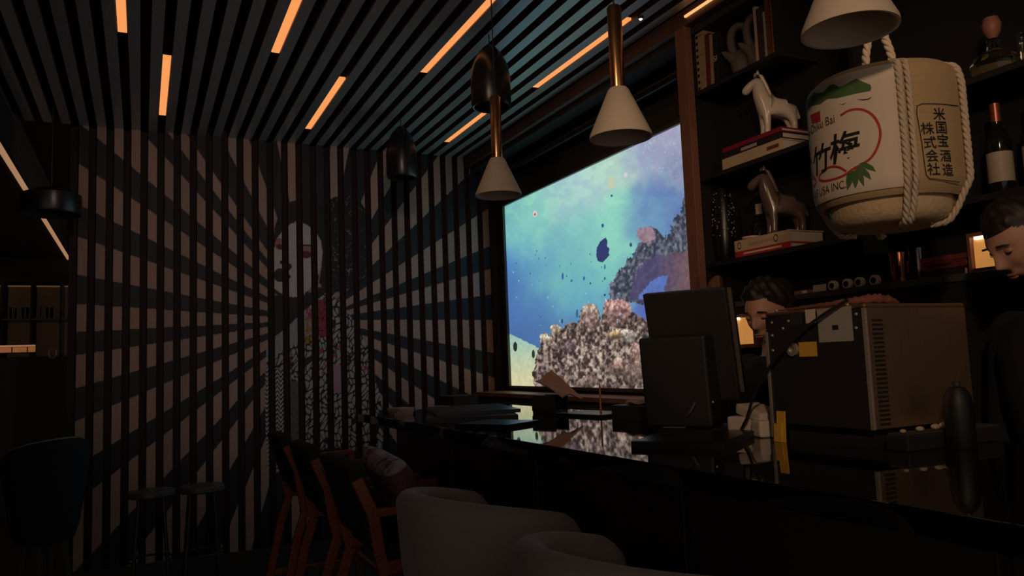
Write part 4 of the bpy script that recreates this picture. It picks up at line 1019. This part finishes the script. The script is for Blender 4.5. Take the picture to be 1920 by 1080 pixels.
mbox((MX0-0.004, MY0-0.003, MZ0), (MX0+0.004, MY0+0.006, MZ1-0.012), 'edge_trim', STEELE)
mbox((MX0-0.004, MY1-0.006, MZ0-0.04), (MX0+0.004, MY1+0.002, MZ1-0.055), 'edge_trim', STEELE)
mbox((MX0+0.03, MY0+0.03, CZ), (MX1-0.03, MY1-0.03, MZ0-0.0005), 'base', PLASTIC)
for k in range(24):
    z_ = MZ1-0.040-k*0.0112
    mbox((MX0+0.022, MY0-0.0012, z_-0.0058), (MX0+0.060, MY0-0.0002, z_), 'louvre', DARKB, 0, sp)
def mstick(p0, p1, name, m, th=0.0015, x=None):
    a = XP(MX0, *p0); b_ = XP(MX0, *p1)
    return mbox((MX0-th, min(a.y, b_.y), min(a.z, b_.z)), (MX0-0.0002, max(a.y, b_.y), max(a.z, b_.z)), name, m, 0, bp)
g = mstick((1532,580), (1601,639), 'grey_label', GREYP); mstick((1561,610), (1573,618), 'stamp', DARKB, 0.002)
mstick((1498,642), (1533,668), 'yellow_label', YELLOW); mstick((1510,581), (1530,605), 'white_label', PAPER); mstick((1480,590), (1504,608), 'shield_label', colmat('slate_label', (52, 54, 58)))
p_ = XP(MX0, 1488, 655); MB().lathe([(0.019, 0), (0.019, 0.008), (0.010, 0.009), (0.010, 0.004), (0, 0.004)], 20, R(y=-PI/2, loc=p_-mo)).build('knob', STEELE, bp, 40)
for (x_, y_) in [(1447,605),(1448,629),(1449,657),(1478,602),(1588,571),(1605,589),(1605,615),(1622,604),(1455,582),(1468,616),(1431,616)]:
    p_ = XP(MX0, x_, y_); 
    if p_.y > MY1: continue
    MB().ell((0, 0, 0), (0.0025, 0.005, 0.004), 10, 6, Matrix.Translation(p_-mo)).build('screw', SCREWM, bp, 60)
t = thing('cloth', 'pinkish crumpled cloth lying along the top of the steel machine', 'cloth', (1.68, 1.48, MZ1))
b = MB(); cp = [(-0.045, 0.17, 0.004), (-0.045, 0.10, 0.006), (-0.04, 0.0, 0.008), (-0.015, -0.06, 0.012), (0.03, -0.09, 0.016), (0.08, -0.095, 0.012), (0.12, -0.09, 0.004)]
fine = []; rr_ = []
rads = [0.002, 0.004, 0.006, 0.009, 0.012, 0.009, 0.003]
for i in range(len(cp)-1):
    for k in range(8):
        p = Vector(cp[i]).lerp(Vector(cp[i+1]), k/8); r0 = rads[i]+(rads[i+1]-rads[i])*k/8
        fine.append(p); rr_.append(r0*(1+0.12*math.sin(len(fine)*1.3)))
b.tube(fine, rr_, 14); 
for i, v in enumerate(b.v): v.z = max(0.0005, v.z*(1+0.10*math.sin(i*0.7)))
b.build('cloth', colmat('dusty_pink_cloth', (128, 76, 68), 0.9), t, 60)
t = thing('cable', 'black cable running down in front of the steel machine', 'cable', (1.60, 1.6, CZ))
cpts = [(1590,562,1.612),(1545,588,1.60),(1500,622,1.595),(1460,665,1.595),(1430,705,1.60),(1412,745,1.61),(1400,785,1.64)]
pts = [XP(x, a, b_)-Vector((1.60, 1.6, CZ)) for a, b_, x in cpts]
for _ in range(2):
    q = [pts[0]]
    for i in range(len(pts)-1): q += [pts[i].lerp(pts[i+1], 0.25), pts[i].lerp(pts[i+1], 0.75)]
    pts = q+[pts[-1]]
pts.append(Vector((pts[-1].x+0.02, pts[-1].y+0.06, 0.004)))
MB().tube(pts, 0.0042, 8).build('cable', PLASTIC, t, 60)
t = thing('bar_tray', 'low black rubber tray in front of the steel machine', 'tray', (1.84, MY0-0.037, CZ))
MB().box((-0.19, -0.03, 0), (0.17, 0.032, 0.038), 0.004).build('body', PLASTIC, t, 40); MB().box((-0.185, -0.026, 0.0382), (0.165, 0.028, 0.041)).build('mat', MATTE, t)
for k, (x_, s_, lab) in enumerate([(1686, 0.010, 'small pale pebble at the machine foot, leftmost'), (1718, 0.013, 'small pale pebble at the machine foot, second from left'), (1748, 0.015, 'small pale pebble at the machine foot, middle'), (1765, 0.017, 'bright pebble at the machine foot, left of the biggest'), (1795, 0.021, 'biggest bright pebble at the machine foot, at the right end')]):
    p_ = YP(MY0-0.03, x_, 805)
    t = thing('pebble', lab, 'pebble', (p_.x, MY0-0.04, CZ+0.0411), 0, 'pebbles at the machine foot')
    MB().ell((0, 0, s_*0.5), (s_*0.9, s_*0.7, s_*0.5), 14, 8).build('stone', PAPER if k > 2 else LABELM, t, 50)
# black canister in front of the machine
p_ = YP(1.245, 1800, 800)
t = thing('canister', 'matt black canister with a small glint before the steel machine', 'canister', (p_.x, 1.245, CZ))
MB().lathe([(0.031, 0), (0.033, 0.005), (0.033, 0.10), (0.029, 0.13), (0.018, 0.147), (0, 0.15)], 32).build('body', mat('satin_black', (0.006, 0.006, 0.006), 0.55), t, 40)
MB().lathe([(0.010, 0.1505), (0.010, 0.160), (0, 0.161)], 16).build('knob', PLASTIC, t, 40)
# monitor
n_ = Vector((-0.837, -0.547, 0)); RZ = math.atan2(n_.y, n_.x)
pos = thing('till_monitor', 'black till monitor seen from behind, on its stand on the counter', 'monitor', (1.70, 2.10, CZ), RZ)
TM = Matrix.Translation((0, 0, 0.10)) @ Matrix.Rotation(math.radians(14), 4, 'Y')
MB().box((-0.018, -0.145, 0), (0.012, 0.135, 0.375), 0.004, TM).build('back_cover', PLASTIC, pos, 40)
MB().box((-0.052, -0.14, 0.005), (-0.021, 0.145, 0.365), 0.004, TM).build('screen_frame', DGLOSS, pos, 40)
MB().box((-0.021, 0.128, 0.02), (-0.0185, 0.147, 0.37), 0, TM).build('seam', mat('grey_seam', (0.12, 0.10, 0.09), 0.4), pos)
MB().box((-0.02, -0.15, -0.04), (0.115, 0.075, 0.255), 0.012, Matrix.Translation((0.012, 0, 0.07)) @ Matrix.Rotation(math.radians(6), 4, 'Y')).build('rear_housing', PLASTIC, pos, 40)
MB().box((-0.06, -0.05, 0.012), (0.03, 0.06, 0.16), 0.01).build('stand', PLASTIC, pos, 40)
MB().box((-0.13, -0.12, 0), (0.09, 0.12, 0.0118), 0.004).build('foot', PLASTIC, pos, 40)
for (y_, z_) in ((0.04, 0.27), (0.06, 0.285), (0.085, 0.10)):
    MB().ell((0.14 if z_ < 0.2 else 0.10, y_, z_), (0.003, 0.004, 0.004), 8, 6).build('screw', SCREWM, pos, 60)
b = MB(); b.tube([(0.10, -0.02, 0.05), (0.135, -0.005, 0.055), (0.145, 0.015, 0.075), (0.145, 0.03, 0.10)], 0.004, 8); b.build('grey_cable', colmat('grey_cable', (96, 96, 112)), pos, 60)
def slab(name, label, cat, pts, z0, h, m, bev=0.0, rnd=None, part='body'):
    c = sum((Vector(p) for p in pts), Vector((0, 0)))/len(pts)
    t = thing(name, label, cat, (c.x, c.y, z0)); b = MB(); b.prism([(p[0]-c.x, p[1]-c.y) for p in pts], 0, h); b.build(part, m, t); return t
def rect(cx, cy, w_, d_, a=0.0):
    return [(cx+x*math.cos(a)-y*math.sin(a), cy+x*math.sin(a)+y*math.cos(a)) for x, y in ((-w_/2, -d_/2), (w_/2, -d_/2), (w_/2, d_/2), (-w_/2, d_/2))]
def menu(name, label, c, w_, d_, a, z0, h, m, page=True):
    t = slab(name, label, 'menu', rect(c[0], c[1], w_, d_, a), z0, h, m, part='cover')
    if page: MB().prism([(p[0], p[1]) for p in rect(0, 0, w_*0.94, d_*0.94, a)], h+0.0002, h+0.0012).build('sheet', DGLOSS, t)
    return t
menu('menu_folder', 'black folder lying on the counter below the till monitor', (1.45, 1.82), 0.36, 0.26, 0.6, CZ, 0.018, PLASTIC)
menu('menu_folder', 'wide black menu folder on the counter left of the screen reflection', (1.40, 3.42), 0.40, 0.62, -0.35, CZ, 0.022, PLASTIC)
menu('menu_folder', 'second black menu folder lying on the wide one', (1.43, 3.48), 0.38, 0.55, -0.25, CZ+0.0235, 0.016, DGLOSS, False)
menu('menu_folder', 'black menu folder with a glinting corner at the far counter edge', (1.29, 2.86), 0.22, 0.26, 0.5, CZ, 0.014, DGLOSS, False)
for k in range(3):
    slab('coaster', ['pale card at the bottom of the small stack at the counter end', 'pale card in the middle of the small stack at the counter end', 'pale card on top of the small stack at the counter end'][k], 'card', rect(1.22, 3.92, 0.10, 0.10, 0.2*k), CZ+k*0.0125, 0.012, LABELM, part='card')
p_ = ZP(CZ, 845, 770)
slab('card_box', 'low dark box with pale cards at the far end of the counter', 'box', rect(1.62, 4.12, 0.16, 0.16, 0.2), CZ, 0.075, PLASTIC)
for k in range(2): slab('card', ['lower pale card leaning out of the low dark box', 'upper pale card leaning out of the low dark box'][k], 'card', rect(1.50, 4.05, 0.05, 0.10, 0.2), CZ+k*0.014, 0.012, LABELM, part='card')
t = thing('napkin_holder', 'black napkin holder below the left part of the screen', 'holder', (1.78, 3.32, CZ), 0.4)
MB().box((-0.05, -0.07, 0), (0.05, 0.07, 0.012), 0.003).build('base', PLASTIC, t); 
for s in (-1, 1): MB().box((s*0.05-0.004, -0.07, 0.012), (s*0.05+0.004, 0.07, 0.085), 0.002).build('side', PLASTIC, t)
t = thing('napkin', 'peach napkin tilted out of the black holder', 'napkin', (1.80, 3.28, CZ+0.085), 0.3)
b = MB(); nx = 8
vs = []; 
for i in range(nx+1):
    for k_ in range(nx+1):
        u, v = i/nx, k_/nx; vs.append((-0.07+0.14*u, -0.10+0.20*v, 0.075-0.09*(1-v)*0.9+0.012*math.sin(u*5+v*3)+0.03*u*v))
n2 = (nx+1)**2; vs += [(x, y, z-0.004) for x, y, z in vs]
fs = [(i*(nx+1)+k_, i*(nx+1)+k_+1, (i+1)*(nx+1)+k_+1, (i+1)*(nx+1)+k_) for i in range(nx) for k_ in range(nx)]
fs += [tuple(q+n2 for q in reversed(f)) for f in fs]
b.add(vs, fs).build('sheet', colmat('peach_napkin', (200, 150, 124), 0.9), t, 60)
menu('tablet', 'flat black tablet reflecting blue light under the screen', (2.0-0.17, 3.0), 0.20, 0.30, 0.2, CZ, 0.012, DGLOSS, False)
slab('cutlery_box', 'low dark box under the right part of the screen', 'box', rect(1.86, 2.68, 0.14, 0.20, 0.2), CZ, 0.055, PLASTIC)
t = thing('bar_towel', 'pale crumpled towel on the low dark box', 'towel', (1.86, 2.68, CZ+0.055)); b = MB(); b.ell((0, 0, 0.008), (0.05, 0.085, 0.010), 20, 10)
for i, v in enumerate(b.v): v.z = max(0.0005, v.z+0.006*math.sin(v.x*90)*math.cos(v.y*60))
b.build('cloth', colmat('pale_towel', (170, 140, 126), 0.9), t, 60)
p_ = ZP(CZ, 1127, 779)
t = thing('wooden_skewer', 'thin upright wooden skewer on the counter before the screen', 'skewer', (p_.x, p_.y, CZ))
MB().lathe([(0.018, 0), (0.018, 0.006), (0.006, 0.010), (0.0045, 0.02), (0.0042, 0.125), (0.002, 0.14)], 14).build('stick', colmat('skewer_wood', (176, 118, 88)), t, 40)
# paper and receipts by the machine
t = thing('paper_napkins', 'crumpled white paper napkins left of the steel machine', 'napkins', (1.72, 1.86, CZ))
b = MB(); b.box((-0.05, -0.075, 0), (0.05, 0.075, 0.055), 0.008, R(z=0.2)); b.box((-0.045, -0.07, 0.052), (0.04, 0.06, 0.085), 0.008, R(z=-0.15, x=0.2)); b.box((-0.05, -0.12, 0.0), (0.02, -0.06, 0.05), 0.01, R(z=-0.3))
b.build('paper', PAPER, t, 30)
t = thing('sticky_notes', 'yellow paper strips hanging by the steel machine corner', 'paper', (MX0-0.012, 1.66, CZ))
MB().box((-0.004, -0.03, 0.0), (0.0, 0.0, 0.085), 0, R(y=0.05)).build('strip', YELLOW, t); MB().box((-0.010, -0.022, 0.0), (-0.006, 0.006, 0.05), 0, R(y=0.08)).build('strip', YELLOW, t)

# ================================================================== SEATS
def wood_stool(y, label, first=None):
    t = thing('wooden_bar_stool', label, 'stool', (0.93, y, 0), 0, 'wooden bar stools in a row')
    W_ = 0.25
    for s in (-1, 1):
        rear = [(-0.255, s*W_, 0.965), (-0.20, s*W_, 0.84), (-0.178, s*W_, 0.70), (-0.160, s*W_, 0.63), (-0.205, s*(W_+0.005), 0.50), (-0.31, s*(W_+0.02), 0.0)]
        b = MB()
        for i in range(len(rear)-1): b.bar(rear[i], rear[i+1], 0.030, 0.040, 0.004, (1, 0, 0))
        b.build('rear_leg', STOOLW, t, 40)
        MB().bar((-0.198, s*W_, 0.845), (0.215, s*W_, 0.855), 0.034, 0.028, 0.005).build('armrest', STOOLW, t, 40)
        b = MB(); b.bar((0.20, s*W_, 0.842), (0.205, s*W_, 0.64), 0.030, 0.036, 0.004, (1, 0, 0)); b.bar((0.205, s*W_, 0.645), (0.255, s*(W_+0.02), 0.0), 0.030, 0.036, 0.004, (1, 0, 0)); b.build('front_leg', STOOLW, t, 40)
        MB().bar((-0.165, s*W_, 0.655), (0.205, s*W_, 0.66), 0.028, 0.045, 0.004).build('seat_rail', STOOLW, t, 40)
        MB().bar((-0.255, s*(W_+0.012), 0.22), (0.238, s*(W_+0.012), 0.22), 0.024, 0.03, 0.004).build('stretcher', STOOLW, t, 40)
    MB().bar((0.238, -W_-0.01, 0.25), (0.238, W_+0.01, 0.25), 0.024, 0.03, 0.004).build('footrest', STOOLW, t, 40)
    MB().box((-0.16, -W_+0.018, 0.672), (0.20, W_-0.018, 0.735), 0.02).build('seat', BFAB, t, 40)
    M = Matrix.Translation((-0.165, 0, 0.73)) @ Matrix.Rotation(math.radians(-17), 4, 'Y')
    MB().box((-0.035, -W_+0.018, 0.0), (0.025, W_-0.018, 0.30), 0.022, M).build('backrest', BFAB, t, 40)
    return t
st0 = wood_stool(2.95, 'wooden bar stool with a printed cushion, nearest of the orange framed row')
copy_tree(st0, None, (0.93, 3.68, 0), 0, 'orange framed wooden bar stool, middle of the row')
copy_tree(st0, None, (0.93, 4.40, 0), 0, 'orange framed wooden bar stool, farthest of the row by the painted slats')
# cushion
cu = thing('cushion', 'printed cushion in cream, plum and red leaning on the nearest wooden stool', 'cushion', (0.885, 2.93, 0.737), 0)
n = 36; vs = []; 
def cush(u, v, s):
    e = max(0.0, (1-u**4)*(1-v**4)); r = 1-0.06*(1-abs(u*v))
    return Vector((s*0.06*e**0.5, 0.195*u*(1-0.08*(1-v*v)), 0.145*v*(1-0.08*(1-u*u))))
CM = Matrix.Translation((0.0, 0, 0.160)) @ Matrix.Rotation(math.radians(-28), 4, 'Y') @ Matrix.Rotation(0.10, 4, 'X')
b = MB()
for s in (1, -1):
    vs = [cush(2*i/n-1, 2*k_/n-1, s) for i in range(n+1) for k_ in range(n+1)]
    fs = [(i*(n+1)+k_, i*(n+1)+k_+1, (i+1)*(n+1)+k_+1, (i+1)*(n+1)+k_) for i in range(n) for k_ in range(n)]
    if s < 0: fs = [tuple(reversed(f)) for f in fs]
    b.add(vs, fs, CM)
me = b.mesh('cover'); 
co = np.array([((CM.inverted() @ Vector(v)).y/0.195, (CM.inverted() @ Vector(v)).z/0.145) for v in b.v])
u, v = co[:, 0], co[:, 1]
cream = np.array([0.62, 0.47, 0.32]); plum = np.array([0.20, 0.10, 0.13]); redc = np.array([0.42, 0.05, 0.05]); white = np.array([0.60, 0.52, 0.50])
cc_ = np.tile(cream, (len(u), 1)); cc_[v > 0.05+0.2*u] = plum; cc_[v > 0.66-0.1*u] = white; cc_[(v > 0.6) & (fbm(u*9, v*9, 5) > 0.56)] = plum; cc_[(u < -0.55) & (v < -0.1)] = redc
paint_mesh(me, cc_); me.materials.append(attr_mat('printed_cushion', 0.8)); me.shade_smooth()
o = bpy.data.objects.new('cover', me); COL.objects.link(o); o.parent = cu

def tub(loc, rz, m, label, cat='chair', group=None, zseat=0.60, zback=1.0, zarm=0.93, r0=0.285, name='tub_bar_chair', legm=None, rim_highlight=None):
    # back towards local -x
    t = thing(name, label, cat, loc, rz, group)
    n = 48; vs = []; fs = []; prof_n = 14; th = 0.075
    for i in range(n+1):
        ph = math.radians(-116+232*i/n); a = PI+ph
        w_ = abs(ph)/math.radians(116); top = zback+(zarm-zback)*(w_**2)-0.03*max(0, (w_-0.9)/0.1)**2
        ring = []
        for q in range(prof_n):
            s = q/(prof_n-1)
            ang = PI*s                       # rounded rim from outside over to inside
            ring.append((r0-th/2+th/2*math.cos(ang), top-th/2+th/2*math.sin(ang)))
        ring += [(r0-th+0.0, zseat+0.02), (r0-th-0.02, zseat-0.10), (r0-0.075, zseat-0.12), (r0-0.05, zseat-0.05), (r0-0.012, zseat+0.2)]
        for (rr2, z_) in ring: vs.append((rr2*math.cos(a), rr2*math.sin(a), z_))
    m_ = prof_n+5
    for i in range(n):
        for q in range(m_):
            q2 = (q+1) % m_; fs.append((i*m_+q, i*m_+q2, (i+1)*m_+q2, (i+1)*m_+q))
    fs += [tuple(range(m_)), tuple(reversed(range(n*m_, (n+1)*m_)))]
    sh_ = MB().add(vs, fs).build('shell', m, t, 60)
    MB().lathe([(r0-0.10, zseat-0.10), (r0-0.085, zseat-0.02), (r0-0.09, zseat+0.03), (r0-0.13, zseat+0.05), (0, zseat+0.055)], 40).build('seat', m, t, 60)
    for k in range(4):
        a = PI/4+k*PI/2
        MB().tube([((r0-0.13)*math.cos(a), (r0-0.13)*math.sin(a), zseat-0.09), ((r0-0.05)*math.cos(a), (r0-0.05)*math.sin(a), 0)], [0.02, 0.013], 12).build('leg', legm or MATTE, t, 50)
    if zseat > 0.5:
        q = [((r0-0.075)*math.cos(2*PI*k/24), (r0-0.075)*math.sin(2*PI*k/24), 0.25) for k in range(25)]
        MB().tube(q, 0.009, 8).build('foot_ring', legm or MATTE, t, 60)
    if rim_highlight:
        q = []
        for i in range(n+1):
            ph = math.radians(-116+232*i/n); w_ = abs(ph)/math.radians(116); top = zback+(zarm-zback)*(w_**2)-0.03*max(0, (w_-0.9)/0.1)**2
            q.append(((r0-th/2)*math.cos(PI+ph), (r0-th/2)*math.sin(PI+ph), top+0.002))
        MB().tube(q, 0.006, 8).build('rim_highlight', rim_highlight, t, 60)  # pale line along the rim imitates highlights
    return t
tub((0.93, 2.10, 0), 0.12, WHITEF, 'off white tub bar chair, the farther of the two in front', group='off white tub bar chairs')
tub((0.93, 1.33, 0), 0.12, WHITEF, 'off white tub bar chair, the nearer one at the bottom edge', group='off white tub bar chairs')
p_ = YP(4.9, 95, 830)
tub((p_.x-0.02, 4.9, 0), 2.2, NAVY, 'dark navy tub chair with highlights drawn along its rim at the lower left', zseat=0.62, zback=1.04, zarm=0.96, r0=0.21, rim_highlight=colmat('pale_highlight', (120, 130, 120)))
def round_stool(x, y, label):
    t = thing('round_stool', label, 'stool', (x, y, 0), 0, 'round stools by the painted slats')
    MB().lathe([(0.125, 0.62), (0.136, 0.63), (0.136, 0.652), (0.128, 0.66), (0, 0.66)], 40).build('seat', mat('grey_stool_top', (0.10, 0.10, 0.10), 0.35), t, 40)
    for k in range(4):
        a = PI/4+k*PI/2
        MB().tube([(0.095*math.cos(a), 0.095*math.sin(a), 0.62), (0.15*math.cos(a), 0.15*math.sin(a), 0.0)], 0.011, 10).build('leg', mat('dark_steel_leg', (0.06, 0.055, 0.055), 0.4, 0.5), t, 50)
    MB().tube([(0.125*math.cos(2*PI*k/24), 0.125*math.sin(2*PI*k/24), 0.25) for k in range(25)], 0.007, 8).build('foot_ring', MATS['dark_steel_leg'], t, 60)
round_stool(0.06, 5.30, 'round dark stool by the painted slats, left of the pair')
round_stool(0.346, 5.30, 'round dark stool by the painted slats, right of the pair')

# ================================================================== THE DARK ROOM AT THE LEFT
tag(MB().box((-4.19, 4.6, 2.70), (-0.755, 9.89, ZC+0.069)).build('trim_3', MATTE), kind='structure')
t = thing('glow_strip', 'warm LED strip running diagonally along the dropped ceiling edge at the left', 'led strip', (-0.745, 7.2, 2.70))
MB().box((-0.009, -2.5, -0.018), (0.012, 2.65, 0.012)).build('strip', LEDW, t); MB().box((-0.0098, -2.5, 0.0125), (0.014, 2.65, 0.04)).build('channel', PLASTIC, t)
cb = thing('display_cabinet', 'dark display cabinet with dim amber lit glass at the far left', 'cabinet', (-1.7, 9.55, 0))
MB().box((-1.2, -0.15, 0), (1.1, 0.3, 1.60)).build('base', MATTE, cb)
MB().box((-1.2, 0.26, 1.6), (1.1, 0.3, 2.42)).build('back_panel', mat('dim_amber_back', (0.22, 0.13, 0.07), 0.6, emis=(1.0, 0.55, 0.25), estr=0.006), cb)
MB().box((-1.2, -0.15, 2.38), (1.1, 0.26, 2.42)).build('top', MATTE, cb)
MB().box((-1.2, -0.15, 1.98), (1.1, 0.26, 2.0)).build('shelf', DGLOSS, cb)
for k in range(9): MB().box((-1.2+k*0.265, -0.15, 1.6), (-1.185+k*0.265, 0.259, 2.379)).build('divider', MATTE, cb)
MB().box((-1.15, 0.20, 2.365), (1.05, 0.22, 2.379)).build('lamp_strip', mat('dim_strip', (0.5, 0.3, 0.2), 0.6, emis=(1.0, 0.5, 0.22), estr=0.07), cb)
MB().tube([(0.86+0.035*math.cos(2*PI*k/20), -0.16, 1.69+0.05*math.sin(2*PI*k/20)-0.06) for k in range(21)], 0.006, 8).build('ring_handle', STEELE, cb, 60)
for k in range(5):
    x_ = -1.32+k*0.11
    t = thing('tumbler', ['dim tumbler on the far cabinet shelf, leftmost', 'dim tumbler on the far cabinet shelf, second from left', 'dim tumbler on the far cabinet shelf, third from left', 'dim tumbler on the far cabinet shelf, fourth from left', 'dim tumbler on the far cabinet shelf, rightmost'][k], 'glass', (x_, 9.5, 2.0), 0, 'tumblers in the far cabinet')
    MB().lathe([(0.03, 0), (0.036, 0.12), (0.033, 0.12), (0.028, 0.008), (0, 0.008)], 20).build('glass', mat('smoky_glass', (0.05, 0.055, 0.065), 0.1), t, 40)
t = thing('strip_light', 'orange lit strip light on the far left cabinet', 'strip light', (-1.32, 9.375, 1.64))
MB().box((-0.45, 0, 0), (0.34, 0.022, 0.09)).build('case', PLASTIC, t)
MB().box((-0.44, -0.006, 0.008), (0.33, -0.0005, 0.062)).build('lens', mat('orange_lens', (0.4, 0.2, 0.1), 0.5, emis=(1.0, 0.34, 0.12), estr=0.20, var=0.4, scale=12), t)
MB().box((-0.44, -0.008, 0.066), (0.33, -0.0005, 0.082)).build('bright_edge', mat('orange_edge', (0.5, 0.3, 0.2), 0.5, emis=(1.0, 0.42, 0.2), estr=0.32), t)
for k in range(6): MB().box((-0.42+k*0.135, -0.009, 0.008), (-0.41+k*0.135, -0.0065, 0.062)).build('divider', PLASTIC, t)

# made-up housings around the added, unseen spot lamps
names = ['added unseen spot behind the viewer aimed at the hanging barrel', 'added unseen spot left of the viewer aimed at the cone lamps', 'added unseen spot above the bar aimed at the shelves', 'added unseen spot on the ceiling aimed at the painted slats']
for (loc, tgt), lab in zip(LAMPS, names):
    loc = Vector(loc); d = (Vector(tgt)-loc).normalized()
    t = thing('added_spot', lab, 'spotlight', loc)
    q = d.to_track_quat('Z', 'Y').to_matrix().to_4x4()
    MB().lathe([(0.0, -0.17), (0.05, -0.165), (0.055, -0.15), (0.055, -0.012), (0.050, -0.012), (0.048, -0.06), (0, -0.065)], 24, q, cap=False).build('housing', PLASTIC, t, 40)
    MB().tube([q @ Vector((0, 0, -0.14))+Vector((0, 0, 0.02)), q @ Vector((0, 0, -0.14))+Vector((0, 0, max(ZC+0.07-loc.z-(q @ Vector((0,0,-0.14))).z, 0.03)))], 0.01, 8).build('stem', PLASTIC, t, 50)
